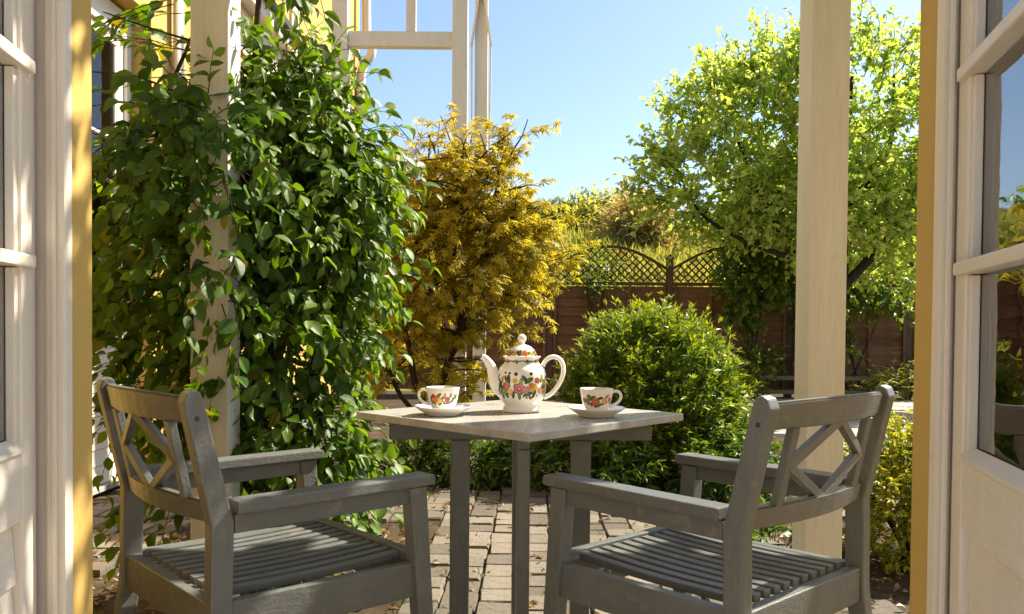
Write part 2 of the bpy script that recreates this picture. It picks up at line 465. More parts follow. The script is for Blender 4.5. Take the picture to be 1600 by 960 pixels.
def leaves_on(rng, lines, k0=1, per=2, ang=55, up=0.7, face=None, size=(0.05, 0.08), hang=0.0, jit=0.25, shrink=0.3):
    """leaves set along each shoot, alternating sides; returns P, A, N, size, tip"""
    n, k, _ = lines.shape
    d = nrm(np.gradient(lines, axis=1))
    Ps, As, Ns, Ss, Ts = [], [], [], [], []
    upv = np.array([0, 0, 1.0])
    for j in range(k0, k):
        for q in range(per):
            dj = d[:, j]
            side = nrm(np.cross(dj, upv + rng.normal(0, 0.4, dj.shape)))
            sg = (1 if (j + q) % 2 else -1)
            a = np.radians(ang + rng.normal(0, 14, n))[:, None]
            if j == k - 1 and q == per - 1:
                a = a * 0.2
            A = dj * np.cos(a) + side * sg * np.sin(a) + np.array([0, 0, -hang])
            A = nrm(A + rng.normal(0, jit, A.shape))
            N_ = np.array([0, 0, up]) + rng.normal(0, 0.35, A.shape)
            if face is not None: N_ = N_ + np.array(face)
            off = rng.random((n, 1)) if j < k - 1 else np.zeros((n, 1))
            p = lines[:, j] * (1 - off) + lines[:, min(j + 1, k - 1)] * off
            Ps.append(p); As.append(A); Ns.append(N_)
            f = 1 - shrink * (j / (k - 1)) ** 2
            Ss.append(rng.uniform(size[0], size[1], n) * f)
            Ts.append(np.full(n, ((j - k0 + 1) / (k - k0)) ** 2))
    return [np.concatenate(x) for x in (Ps, As, Ns, Ss, Ts)]

def blob_starts(rng, blobs, n, inner=0.45, outer=1.0, lift=0.0):
    """blobs: (cx,cy,cz,rx,ry,rz,weight) -> start points in the shell and outward directions"""
    wts = np.array([b_[6] for b_ in blobs], float); wts /= wts.sum()
    cnt = rng.multinomial(n, wts)
    P, D = [], []
    for b_, c in zip(blobs, cnt):
        v = nrm(rng.normal(0, 1, (c, 3)))
        r = inner + (outer - inner) * rng.random((c, 1)) ** 0.7
        rad = np.array(b_[3:6])
        P.append(np.array(b_[:3]) + v * r * rad)
        D.append(nrm(v / rad * rad.mean() + rng.normal(0, 0.35, v.shape) + np.array([0, 0, lift])))
    return np.concatenate(P), np.concatenate(D)

def cat(*ls):
    return [np.concatenate(x) for x in zip(*ls)]

def single_leaves(parent, tpl, mat, L_, idx, name='leaf'):
    """the picked leaves as objects of their own that share one mesh"""
    V, F = tpl
    me = bpy.data.meshes.new(name)
    me.from_pydata([tuple(v) for v in V], [], F); me.update()
    me.materials.append(M[mat])
    P, A, Nn, s, t = [x[idx] for x in L_]
    X, A, Nn = leaf_basis(A, Nn)
    for i in range(len(idx)):
        o = bpy.data.objects.new(name, me); COL.objects.link(o)
        o.parent = parent
        m = Matrix.Identity(4)
        for r_ in range(3):
            m[r_][0] = X[i, r_] * s[i]; m[r_][1] = A[i, r_] * s[i]; m[r_][2] = Nn[i, r_] * s[i]; m[r_][3] = P[i, r_]
        o.matrix_local = m
# ------------------------------------------------------------------ ground, patio, path
def sheet(name, x0, x1, y0, y1, z, mat, parent=None):
    me = bpy.data.meshes.new(name)
    me.from_pydata([(x0, y0, z), (x1, y0, z), (x1, y1, z), (x0, y1, z)], [], [(0, 1, 2, 3)])
    o = obj(name, me, mat, parent)
    if not parent: o['kind'] = 'structure'
    return o

g = sheet('ground', -300, 300, -300, 300, -0.03, 'soil')
g['label'] = 'dark garden soil'
rng = np.random.default_rng(11)

def in_bed(x, y):
    """planting beds left open in the paving"""
    if -1.6 < x < -0.42 and y < 4.15: return True
    if x < -1.3 and y < 3.2: return True
    if x > 1.28 and 2.9 < y < 4.3: return True
    if 0.25 < x < 1.75 and y > 4.72 + 0.15 * math.sin(3 * x): return True
    if -1.7 < x <= 0.25 and y > 4.98 + 0.1 * math.sin(5 * x): return True
    return False

patio = sheet('patio', -2.2, 2.6, 1.2, 6.6, -0.019, 'soil')
pv = []
cwid = 0.136
for i in range(-19, 21):
    y = 1.3 + rng.uniform(0, 0.16)
    cx = i * cwid
    while y < 6.4:
        ln = rng.uniform(0.115, 0.185)
        yy = y + ln / 2
        xx = cx + 0.03 * yy + rng.normal(0, 0.003)
        if -2.25 < xx < 2.6 and not in_bed(xx, yy):
            pv.append((xx, yy, cwid - 0.006 - rng.uniform(0, 0.005), ln - 0.008, rng.normal(0, 0.0035), -.03 + rng.normal(0, 0.012)))
        y += ln
def seen(p):
    u = p[0] / p[1]; v = (EYE - p[4]) / p[1]
    return abs(u) < 0.53 and v < 0.36
pv.sort(key=lambda p: (not seen(p), p[1]))
pvm = []
for q in range(5):
    t = B(); t.bar((0, -0.5, -0.02), (0, 0.5, -0.02), 1, 0.04, (0, 0, 1), 0)
    bmesh.ops.bevel(t.bm, geom=[e for e in t.bm.edges if all(v.co.z > -0.01 for v in e.verts)], offset=0.035, segments=1, affect='EDGES')
    for v in t.bm.verts:
        v.co.x += rng.normal(0, 0.016); v.co.y += rng.normal(0, 0.016)
        if v.co.z > -0.001: v.co.z = -0.001 + rng.normal(0, 0.0012)
        elif v.co.z > -0.039: v.co.z = -0.009
    me = t.mesh('paver'); me.materials.append(M['paver']); pvm.append(me)
rest = B()
for i, (x, y, wx, ly, dz, rz) in enumerate(pv):
    mt = Matrix.Translation((x, y, dz)) @ Matrix.Rotation(rz, 4, 'Z') @ Matrix.Diagonal((wx, ly, 1, 1))
    if i < 300:
        o = obj('paver', pvm[i % 5], None, patio); o.matrix_local = mt
    else:
        t = bmesh.new(); t.from_mesh(pvm[i % 5]); t.transform(mt)
        me = bpy.data.meshes.new('t'); t.to_mesh(me); t.free(); rest.bm.from_mesh(me); bpy.data.meshes.remove(me)
rest.obj('paver_field', 'paver', patio, 'stuff')

path = sheet('path', 2.35, 8.2, 6.7, 11.6, -0.026, 'soil')
sm = []
for q in range(3):
    t = B(); t.bar((0, -.5, -.02), (0, .5, -.02), 1, .04, (0, 0, 1), 0)
    bmesh.ops.bevel(t.bm, geom=[e for e in t.bm.edges if all(v.co.z > -0.01 for v in e.verts)], offset=0.012, segments=1, affect='EDGES')
    for v in t.bm.verts:
        v.co.x += rng.normal(0, .006); v.co.y += rng.normal(0, .006)
    me = t.mesh('flagstone'); me.materials.append(M['slab']); sm.append(me)
y = 6.8; r_ = 0
while y < 11.3:
    ln = rng.choice([0.45, 0.6])
    x = 2.4 - 0.3 * (r_ % 2)
    while x < 8.1:
        wx = rng.choice([0.45, 0.6, 0.75])
        if x > 2.3:
            o = obj('flagstone', sm[int(rng.integers(3))], None, path)
            o.matrix_local = Matrix.Translation((x + wx / 2, y + ln / 2, 0.004 + rng.normal(0, .002))) @ Matrix.Diagonal((wx - .015, ln - .015, 1, 1))
        x += wx
    y += ln; r_ += 1

# grassy bank rising beyond the fence
def bank(y): return float(np.interp(y, [13.0, 14.0, 16.0, 19.0, 24.0, 60.0], [-.05, .4, 1.7, 2.9, 3.9, 5.0]))
ys = [13.0, 13.5, 14, 15, 16, 17.5, 19, 21, 24, 32, 45, 60]; xs = [-16 + 2 * k for k in range(23)]
hv = [(x_, y_, bank(y_) + (.12 * math.sin(x_ * 1.3 + y_) if y_ > 13.2 else 0)) for y_ in ys for x_ in xs]
hf = [(j * 23 + i, j * 23 + i + 1, (j + 1) * 23 + i + 1, (j + 1) * 23 + i) for j in range(len(ys) - 1) for i in range(22)]
me = bpy.data.meshes.new('hill'); me.from_pydata(hv, [], hf); me.update()
hl = obj('hill', me, 'turf', None, 'structure'); hl['label'] = 'sunlit grassy bank beyond the fence'

# ------------------------------------------------------------------ the doorway we look through
t = thing('doorway_wall', 'yellow rendered house wall with cream door frame around the open doorway', 'wall', (0, 1.1, 0))
def P_(b_, name, mat, parent, dy=1.1):
    """build in world coordinates, then shift into the parent's frame"""
    b_.bm.transform(Matrix.Translation(-Vector(parent.location)))
    return b_.obj(name, mat, parent)
P_(B().box(-2.58, -0.611, 1.128, 1.19, 0, 2.75, 0.004), 'wall', 'yellow', t)
P_(B().box(0.583, 3.2, 1.128, 1.185, 0, 2.75, 0.004), 'wall', 'yellow', t)
P_(B().box(-0.611, 0.583, 1.13, 1.188, 2.12, 2.75, 0.002), 'lintel', 'yellow', t)
for sg, xa, xb, xc in ((-1, -0.606, -0.633, -0.6595), (1, 0.578, 0.598, 0.614)):
    fr = P_(B().box(min(xa, xb), max(xa, xb), 1.106, 1.1275, 0, 2.12, 0.004), 'door_frame', 'trim', t)
    f2 = B().box(min(xb, xc), max(xb, xc), 1.117, 1.1275, 0, 2.12, 0.003); f2.bm.transform(Matrix.Translation(-Vector(t.location)))
    f2.obj('rebate', 'white', fr)
    xm = (xa + xb) / 2
    f3 = B().box(xm - .003, xm + .0035, 1.1015, 1.1065, 0, 2.11, 0.0015); f3.bm.transform(Matrix.Translation(-Vector(t.location)))
    f3.obj('bead', 'white', fr)
P_(B().box(-2.58, -0.66, 1.09, 1.127, 0, 2.75), 'inner_lining', 'plaster', t)
P_(B().box(0.615, 3.2, 1.09, 1.127, 0, 2.75), 'inner_lining', 'plaster', t)
P_(B().box(-0.66, 0.615, 1.09, 1.1275, 2.122, 2.75), 'inner_lining', 'plaster', t)
P_(B().box(-0.66, 0.615, 1.06, 1.22, -0.03, 0.03, 0.004), 'threshold', 'trim', t)
fl = sheet('floor', -2.58, 3.2, -3.6, 1.09, 0.0, 'floor')
wb = B().box(-2.58, 3.2, -3.72, -3.6, 0, 2.4).obj('bounce_wall', 'bouncewall', None, 'structure')  # unseen wall behind the camera, added to bounce warm light at the doorway

def door_leaf(parent, W=0.58, H=2.1, munt=(1.05, 1.305, 1.56, 1.81), stile=0.046, board=0.082, railz=(0.71, 0.80), glass='glass', z0=0.035):
    """glazed leaf: hinge at the local origin, leaf along +x, faces at +-y"""
    th = 0.019
    for x0 in (0, W - stile):
        B().box(x0, x0 + stile, -th, th, z0, H, 0.003).obj('stile', 'white', parent)
    for za, zb in ((H - 0.06, H), railz, (z0, z0 + 0.07)):
        B().box(stile, W - stile, -th + .001, th - .001, za, zb, 0.003).obj('rail', 'white', parent)
    for sy in (-1, 1):
        B().prism([(sy * .006, railz[1] + .001), (sy * (th + .004), railz[1] + .001), (sy * (th + .004), railz[1] + .006), (sy * .006, railz[1] + .018)], 'x', stile, W - stile, 0).obj('glazing_sill', 'white', parent)
    zs = [railz[1]] + list(munt) + [H - .06]
    for z in munt:
        B().box(0.018, W - 0.018, -th - .008, th + .008, z - .0085, z + .0085, 0.003).obj('muntin', 'white', parent)
    for za, zb in zip(zs, zs[1:]):
        pane = B().box(stile - .004, W - stile + .004, -.003, .003, za + .004, zb - .004, 0).obj('pane', glass, parent)
        for x0 in (stile, W - stile - .012):
            for sy in (-1, 1):
                y0, y1 = sorted((sy * .0035, sy * (th - .004)))
                B().box(x0, x0 + .012, y0, y1, za + .01, zb - .01, 0.002).obj('glazing_bead', 'white', pane)
    z = railz[0]
    while z > z0 + 0.08:
        zb = max(z - board, z0 + .07)
        B().prism([(-.012, zb + .002), (.012, zb + .002), (.006, z - .002), (-.006, z - .002)], 'x', stile + .001, W - stile - .001, 0).obj('board', 'white', parent)
        z -= board

for nm, x, a in (('left', -0.661, -80), ('right', 0.6155, -104.5)):
    d = thing('french_door', 'open glazed cream door leaf at the %s edge of the doorway' % nm, 'door', (x, 1.098, 0), R(a), 'pair of open french doors')
    door_leaf(d)

# ------------------------------------------------------------------ house wing on the left
h = thing('house', 'yellow house wing with white glazed door behind the climbing plant', 'house', (-2.28, 5, 0))
HX = -2.28
P_(B().box(HX - .3, HX, 5.16, 11.2, 0, 3.62, 0.004), 'wall', 'yellow', h)
P_(B().box(HX - .3, HX - .001, 1.2, 4.1, 0, 3.62, 0.004), 'wall', 'yellow', h)
P_(B().box(HX - .3, HX - .002, 4.1, 5.16, 2.92, 3.62, 0.0), 'lintel', 'yellow', h)
P_(B().box(HX - .4, HX + .16, 1.2, 11.25, 3.76, 6.6, 0.004), 'upper_wall', 'yellow', h)
P_(B().box(HX - .3, HX + .15, 1.2, 11.23, 3.622, 3.758, 0.0), 'soffit_board', 'white', h)
P_(B().box(HX + .161, HX + .2, 1.2, 11.27, 3.74, 3.80, 0.004), 'drip_edge', 'dark', h)
P_(B().box(HX + .161, HX + .185, 7.75, 8.0, 3.81, 6.6, 0.003), 'corner_board', 'white', h)
P_(B().box(HX + .161, HX + .5, 7.0, 7.28, 3.86, 4.2, 0.004), 'beam_end', 'yellow', h)
P_(B().box(HX + .001, HX + .03, 5.17, 11.2, 3.25, 3.62, 0.003), 'frieze_board', 'white', h)
P_(B().tube([(HX + .05, 5.46, 0.0), (HX + .05, 5.46, 3.62)], 0.034, 12), 'downpipe', 'white', h)
for z in (0.6, 1.6, 2.6, 3.3):
    P_(B().tube([(HX + .05, 5.46, z), (HX + .05, 5.46, z + .05)], 0.041, 12), 'pipe_clip', 'white', h)
far = [(HX + .3, 11.0, 6.4), (HX + .3, 11.0, 4.95), (HX + .36, 11.0, 4.8), (HX + .36, 11.0, 4.62), (HX + .24, 11.0, 4.42), (HX + .22, 11.0, 3.85)]
P_(B().tube(smooth_path(far, 4), 0.06, 10), 'downpipe', 'white', h)
# recessed door in the wing
P_(B().box(HX - .31, HX - .29, 4.1, 5.16, 0, 2.92, 0), 'unlit_room_panel', 'room', h)  # near-black panel, stands in for the unlit room behind the door
DX = HX - .15
for ya, yb in ((5.09, 5.158), (4.102, 4.17)):
    P_(B().box(DX - .05, DX + .03, ya, yb, 0.03, 2.9, 0.004), 'door_frame', 'white', h)
P_(B().box(DX - .05, DX + .029, 4.17, 5.09, 2.74, 2.9, 0.004), 'door_frame', 'white', h)
P_(B().box(DX - .06, DX + .05, 4.102, 5.158, 0, 0.03, 0.004), 'doorstep', 'slab', h)
hd = thing('house_door', 'white glazed door with lapped lower boards in yellow wall left of the creeper', 'door', (DX - .01, 5.087, 0), R(-90))
door_leaf(hd, W=0.915, H=2.735, munt=(1.46, 2.1), stile=0.085, board=0.098, railz=(0.73, 0.84), glass='plainglass', z0=0.034)
cu = B()
n = 60
t_ = bmesh.new(); prev = None
for i in range(n + 1):
    y = 4.19 + 0.88 * i / n
    x = DX - .075 + 0.014 * math.sin(i * 1.1) + .004 * math.sin(i * 2.7)
    a = t_.verts.new((x, y, .86)); b_ = t_.verts.new((x, y, 2.72))
    if prev: f = t_.faces.new((prev[0], a, b_, prev[1])); f.smooth = True
    prev = (a, b_)
bmesh.ops.solidify(t_, geom=t_.faces[:], thickness=0.002)
cu.join(t_)
c_ = cu.obj('net_curtain', 'curtain'); tag(c_, 'pale pleated net curtain behind the white house door', 'curtain')

lp = thing('wall_lamp', 'white globe wall lamp on the yellow wall behind the creeper', 'lamp', (HX + .002, 5.95, 2.78))
B().lathe([(0, 0), (.045, 0), (.045, .012), (.012, .02), (0, .02)], 20).bm
b_ = B(); b_.tube([(0, 0, .02), (.05, 0, .02), (.085, 0, .05), (.085, 0, .085)], .011, 10); b_.obj('bracket', 'trim', lp)
b_ = B(); b_.box(0.0005, .018, -.035, .035, -.04, .07, .004); b_.obj('back_plate', 'trim', lp)
b_ = B(); b_.lathe([(0, .085), (.04, .088), (.062, .115), (.068, .15), (.058, .19), (.03, .214), (0, .22)], 24)
b_.bm.transform(Matrix.Translation((.085, 0, 0))); b_.obj('globe', 'china', lp)

# ------------------------------------------------------------------ pergola over the patio
pg = thing('pergola', 'cream timber pergola, its two square posts framing the tea table', 'pergola', (0, 2.6, 0))
PX = (-0.944, 0.98)
for x in PX:
    P_(B().box(x - .059, x + .059, 2.541, 2.659, -.02, 2.2, .004), 'post', 'post', pg)
P_(B().box(-2.2, 2.5, 2.535, 2.665, 2.201, 2.36, .004), 'beam', 'post', pg)
x = -2.1
while x < 2.5:
    P_(B().box(x - .025, x + .025, 1.192, 2.85, 2.361, 2.48, .003), 'rafter', 'post', pg)
    x += 0.45

# ------------------------------------------------------------------ arbor in the garden
ab = thing('garden_arbor', 'tall cream timber arbor frame rising behind the golden maple', 'arbor', (-0.8, 6, 0))
AW = .056
for x, yy, zt in ((-1.266, 6.0, 4.0), (-0.395, 6.0, 4.0), (-0.288, 7.2, 3.92)):
    P_(B().box(x - AW, x + AW, yy - AW, yy + AW, -.03, zt, .004), 'post', 'post', ab)
P_(B().box(-1.209, -0.452, 5.965, 6.035, 3.015, 3.125, .004), 'beam', 'post', ab)
P_(B().box(-1.209, -0.452, 5.965, 6.035, 3.83, 3.94, .004), 'beam', 'post', ab)
P_(B().box(-0.753 - .036, -0.753 + .036, 5.97, 6.03, 3.126, 3.829, .004), 'upright', 'post', ab)
for sg in (-1, 1):
    P_(B().bar((-0.288 + .004 * sg, 7.12, 3.97), (-0.288 + .085 * sg, 7.12, 3.42), .05, .02, (1, 0, 0), .002), 'brace', 'white', ab)
    P_(B().bar((-0.288 + .083 * sg, 7.12, 3.43), (-0.288 + .075 * sg, 7.12, 2.3), .05, .014, (1, 0, 0), .002), 'brace', 'white', ab)
P_(B().bar((-0.39, 6.06, 3.88), (-0.29, 7.14, 3.88), .05, .09, (0, 0, 1), .003), 'side_beam', 'post', ab)

# ------------------------------------------------------------------ fence
FY = 12.5
fe = thing('garden_fence', 'brown lapped-board garden fence with arched lattice top along the back', 'fence', (1.5, FY, 0))
posts = [2.4 - 1.83 * 3 + 1.83 * k for k in range(7)]
bl = []
for v in range(4):
    b_ = B().bar((-0.86, 0, 0), (0.86, 0, 0), .016, .165, (0, 0, 1), 0)
    for vv in b_.bm.verts:
        vv.co.y += (-.026 if vv.co.z < 0 else .006)
    me = b_.mesh('board'); me.materials.append(M['fence']); bl.append(me)
for k, x in enumerate(posts):
    P_(B().box(x - .05, x + .05, FY - .05, FY + .05, -.03, 2.08, .004), 'post', 'lattice', fe)
    P_(B().prism([(x - .065, 2.082), (x + .065, 2.082), (x, 2.14)], 'y', FY - .065, FY + .065, 0), 'post_cap', 'lattice', fe)
    if k == len(posts) - 1: break
    xa, xb = x + .05, posts[k + 1] - .05
    xm = (xa + xb) / 2; Wd = xb - xa
    for j in range(11):
        o = obj('board', bl[(j + k) % 4], None, fe)
        o.location = (xm - 1.5, random.uniform(-.006, .006), 0.13 + j * .143)
        o.scale = (Wd / 1.72 * .998, 1, 1)
        o.rotation_euler = (0, random.uniform(-.003, .003), 0)
    for xx in (xa + .03, xm - .3, xm + .3, xb - .03):
        P_(B().box(xx - .022, xx + .022, FY - .068, FY - .046, .06, 1.66, .002), 'batten', 'fence', fe)
    P_(B().box(xa, xb, FY - .03, FY + .03, 1.662, 1.71, .003), 'rail', 'lattice', fe)
    # arched lattice
    def arch(xx): return 1.92 + .33 * math.cos(math.pi * (xx - xm) / Wd) ** 1.0
    N = 14
    rim = B()
    for i in range(N):
        u0, u1 = xa + Wd * i / N, xa + Wd * (i + 1) / N
        rim.bar((u0, FY, arch(u0)), (u1, FY, arch(u1)), .05, .04, (0, 0, 1), 0)
    P_(rim, 'arch_rail', 'lattice', fe)
    lat = B()
    for sg in (1, -1):
        c = -2.0
        while c < 2.0:
            pts = []
            for i in range(61):
                xx = xa + Wd * i / 60; zz = 1.71 + sg * (xx - xm) + c
                if 1.71 <= zz <= arch(xx) - .02: pts.append((xx, zz))
            if len(pts) > 1:
                (x0, z0), (x1, z1) = pts[0], pts[-1]
                lat.bar((x0, FY + .008 * sg, z0), (x1, FY + .008 * sg, z1), .014, .022, (0, 0, 1), 0)
            c += .115
    P_(lat, 'lattice', 'lattice', fe)

rb = thing('raised_bed', 'low weathered timber bed edging against the fence behind the right post', 'planter', (4.6, 11.9, 0))
for z, yy in ((.30, 11.85), (.10, 11.8)):
    P_(B().box(2.9, 6.6, yy - .06, yy + .06, z - .03, z + .03, .006), 'plank', 'oldwood', rb)
for x in (3.0, 4.2, 5.4, 6.5):
    P_(B().box(x - .04, x + .04, 11.92, 12.0, 0, .30, .004), 'stake', 'oldwood', rb)
# ------------------------------------------------------------------ table
TX, TY = 0.027, 2.32
tb = thing('table', 'square grey wooden garden table set cornerwise under the tea set', 'table', (TX, TY, 0))
hs_ = 0.33
top = B()
for k in range(1):
    top.box(-hs_, hs_, -hs_, hs_, .709, .730, .003)
top.bm.transform(Matrix.Rotation(R(46.8), 4, 'Z'))
top.obj('table_top', 'table', tb)
for a in (1.8, 91.8):
    c, s = math.cos(R(a)), math.sin(R(a))
    if a < 45:
        B().bar((-.372 * c, -.372 * s, .681), (.372 * c, .372 * s, .681), .035, .055, (0, 0, 1), .003).obj('cross_beam', 'grey', tb)
    else:
        for q in (-1, 1):
            B().bar((.0185 * q * c, .0185 * q * s, .681), ((.205 if q * s < 0 else .372) * q * c, (.205 if q * s < 0 else .372) * q * s, .681), .035, .054, (0, 0, 1), .003).obj('cross_beam', 'grey', tb)
    for q in (-1, 1):
        x, y = .172 * q * c, .172 * q * s
        t_ = B().bar((x, y, -.02), (x, y, .653), (.034), .055, (c, s, 0), .004); t_.obj('leg', 'grey', tb)
        B().bar((x - .06 * c * 0, y, -.0), (x + .0001, y, .02), .04, .061, (c, s, 0), .003).obj('foot', 'dark', tb)

# ------------------------------------------------------------------ chairs
def make_chair(label, loc, rz):
    t = thing('garden_armchair', label, 'chair', loc, rz, 'grey garden armchairs at the tea table')
    AWd = .243
    for sy in (-1, 1):
        y = sy * AWd
        # front leg: leans, tapers
        B().prism([(.242, 0), (.276, 0), (.232, .614), (.186, .614)], 'y', y - .018, y + .018, .004).obj('leg', 'grey', t)
        # back post: leg, kink at the seat, raked back above the arm, round end
        prof = [(-.312, 0), (-.275, 0), (-.216, .40), (-.212, .60), (-.270, .832), (-.277, .848), (-.288, .853), (-.300, .847), (-.307, .83), (-.256, .60), (-.258, .40)]
        B().prism(prof, 'y', y * .985 - .0165, y * .985 + .0165, .004).obj('back_post', 'grey', t)
        arm = B().prism([(-.211, .6165), (.246, .6165), (.25, .620), (.25, .636), (.244, .641), (-.211, .641)], 'y', y - .027, y + .027, .004).obj('armrest', 'grey', t)
        B().bar((-.210, y, .597), (.190, y, .597), .022, .037, (0, 0, 1), .003).obj('arm_rail', 'grey', t)
        B().bar((-.214, y * .98, .412), (.212, y * .98, .406), .024, .078, (0, 0, 1), .003).obj('seat_rail', 'grey', t)
        for zz, xx in ((.80, -.283), (.39, -.235)):
            b_ = B(); b_.lathe([(0, 0), (.0045, 0), (.0045, .0012), (0, .0016)], 10)
            b_.bm.transform(Matrix.Translation((xx, y * .985 + sy * .0162, zz)) @ Matrix.Rotation(R(-90 * sy), 4, 'X')); b_.obj('screw', 'dark', t)
    B().bar((.226, -AWd + .0185, .405), (.226, AWd - .0185, .405), .024, .076, (0, 0, 1), .003).obj('front_rail', 'grey', t)
    B().bar((-.238, -AWd + .0205, .41), (-.238, AWd - .0205, .41), .028, .076, (0, 0, 1), .003).obj('back_rail', 'grey', t)
    # seat slats run front to back; front edge board
    n = 11; w_ = (2 * AWd - .08) / n
    for i in range(n):
        y = -AWd + .04 + w_ * (i + .5)
        pts = []
        for k in range(7):
            x = -.222 + .425 * k / 6
            pts.append((x, .461 - .005 * math.sin(math.pi * k / 6)))
        up_ = pts; lo_ = [(a, b - .016) for a, b in pts][::-1]
        B().prism(up_ + lo_, 'y', y - w_ * .31, y + w_ * .31, .002).obj('seat_slat', 'grey', t)
    B().prism([(.206, .444), (.206, .466), (.225, .466), (.246, .459), (.254, .447), (.25, .4435)], 'y', -AWd + .022, AWd - .022, .002).obj('front_edge', 'grey', t)
    B().bar((-.226, -AWd + .0215, .4525), (-.254, -AWd + .0215, .4525), .001, .001, (0, 0, 1), 0).bm.free()
    # backrest
    def bx(z): return -.2335 - (z - .60) / .23 * .05      # centre line of the raked posts
    def curved(z0, z1, bow, name, th=.024):
        N = 10; t_ = bmesh.new(); rows = []
        for i in range(N + 1):
            y = -AWd + .0205 + (2 * AWd - .041) * i / N
            b_ = -bow * (1 - ((2 * i / N - 1) ** 2))
            rows.append([t_.verts.new((bx(z) + b_ + dx, y, z + (bow * .15 * (1 - (2 * i / N - 1) ** 2) if z == z1 else 0))) for z, dx in ((z0, -th / 2), (z0, th / 2), (z1, th / 2), (z1, -th / 2))])
        for a, c in zip(rows, rows[1:]):
            for k in range(4):
                t_.faces.new((a[k], a[(k + 1) % 4], c[(k + 1) % 4], c[k]))
        t_.faces.new(rows[0]); t_.faces.new(rows[-1][::-1])
        bmesh.ops.recalc_face_normals(t_, faces=t_.faces[:])
        ed = [e for e in t_.edges if abs(e.verts[0].co.y - e.verts[1].co.y) > .01]
        bmesh.ops.bevel(t_, geom=ed, offset=.004, segments=2, affect='EDGES')
        B().join(t_).obj(name, 'grey', t)
    curved(.788, .838, .03, 'top_rail', .021)
    curved(.598, .640, .03, 'lower_back_rail', .021)
    def bp(y, z):
        k = (y / AWd)
        return (bx(z) - .03 * (1 - k * k), y, z)
    for sy in (-1, 1):
        y = sy * .15
        B().bar(bp(y, .639), bp(y, .789), .024, .016, (1, 0, 0), .002).obj('back_upright', 'grey', t)
    zt, zb, zm, ye = .793, .636, .7145, .143
    for sy in (-1, 1):
        for z in (zt, zb):
            a = Vector(bp(0.004 * sy, z)); c = Vector(bp(ye * sy, zm))
            d = (c - a).normalized()
            B().bar(a - d * .004, c, .019, .015, (1, 0, 0), .002).obj('lattice_bar', 'grey', t)
    return t

make_chair('grey wooden armchair left of the table, its back before the creeper', (-.535, 1.85, 0), R(43))
ch2 = make_chair('grey wooden armchair right of the table, its back before the cream post', (.438, 1.825, 0), R(132))

# ------------------------------------------------------------------ china
WHITE = (.86, .83, .77)
RED, ORG, YEL, PINK, PLUM = (.42, .03, .02), (.62, .16, .02), (.68, .40, .02), (.45, .12, .16), (.10, .02, .06)
GRN, OLV, DGN, BRN = (.05, .12, .02), (.16, .16, .02), (.02, .05, .015), (.12, .05, .02)

def floral(parent, prof, motifs, name='floral_print', off=.0005):
    """painted flowers laid on the glazed surface of a turned shape"""
    zs = [p[1] for p in prof]; rs = [p[0] for p in prof]
    verts, faces, cols = [], [], []
    def put(th, z):
        r = float(np.interp(z, zs, rs)) + off
        return (r * math.sin(th), -r * math.cos(th), z)
    def fan(th0, z0, outline, col, lift):
        nonlocal verts
        b0 = len(verts)
        r = float(np.interp(z0, zs, rs))
        def q(u, v):
            th = th0 + u / r
            z = z0 + v
            rr = float(np.interp(z, zs, rs)) + off + lift
            return (rr * math.sin(th), -rr * math.cos(th), z)
        verts.append(q(0, 0)); n = len(outline)
        for u, v in outline: verts.append(q(u * .5, v * .5))
        for u, v in outline: verts.append(q(u, v))
        for i in range(n):
            j = (i + 1) % n
            faces.append((b0, b0 + 1 + i, b0 + 1 + j)); cols.append(col)
            faces.append((b0 + 1 + i, b0 + 1 + n + i, b0 + 1 + n + j, b0 + 1 + j)); cols.append(col)
    for kind, deg, z, sz, col, *ex in motifs:
        sz *= 1.2
        th = R(deg)
        if kind == 'rose':
            for q, (f, cm) in enumerate(((1, .75), (.72, 1.25), (.45, .6), (.22, 1.6))):
                ol = [(sz * f * (1 + .14 * math.cos(5 * a + q)) * math.cos(a), sz * f * (1 + .14 * math.cos(5 * a + q)) * math.sin(a)) for a in [2 * math.pi * i / 16 for i in range(16)]]
                fan(th, z, ol, tuple(min(1, c * cm + (.05 if cm > 1 else 0)) for c in col), .00012 * q)
        elif kind == 'dot':
            fan(th, z, [(sz * math.cos(2 * math.pi * i / 8), sz * math.sin(2 * math.pi * i / 8)) for i in range(8)], col, 0)
        elif kind == 'leaf':
            rot = R(ex[0] if ex else 0); c, s = math.cos(rot), math.sin(rot)
            for f, cm in ((1, 1), (.5, 1.9)):
                ol = []
                for i in range(10):
                    a = 2 * math.pi * i / 10
                    u, v = sz * f * math.cos(a), sz * f * .48 * math.sin(a) * (1 - .3 * abs(math.cos(a)))
                    ol.append((u * c - v * s, u * s + v * c))
                fan(th, z, ol, tuple(x * cm for x in col), .00012 if f < 1 else 0)
    me = bpy.data.meshes.new(name)
    me.from_pydata(verts, [], faces); me.update()
    ca = me.color_attributes.new('Col', 'BYTE_COLOR', 'CORNER')
    i = 0
    data = []
    for p in me.polygons:
        for _ in range(p.loop_total):
            data += [*[x ** (1 / 1.0) for x in cols[p.index]], 1]
        p.use_smooth = True
    ca2 = me.color_attributes.remove(ca)
    ca = me.color_attributes.new('Col', 'FLOAT_COLOR', 'CORNER'); ca.data.foreach_set('color', data)
    return obj(name, me, 'print', parent, 'stuff')

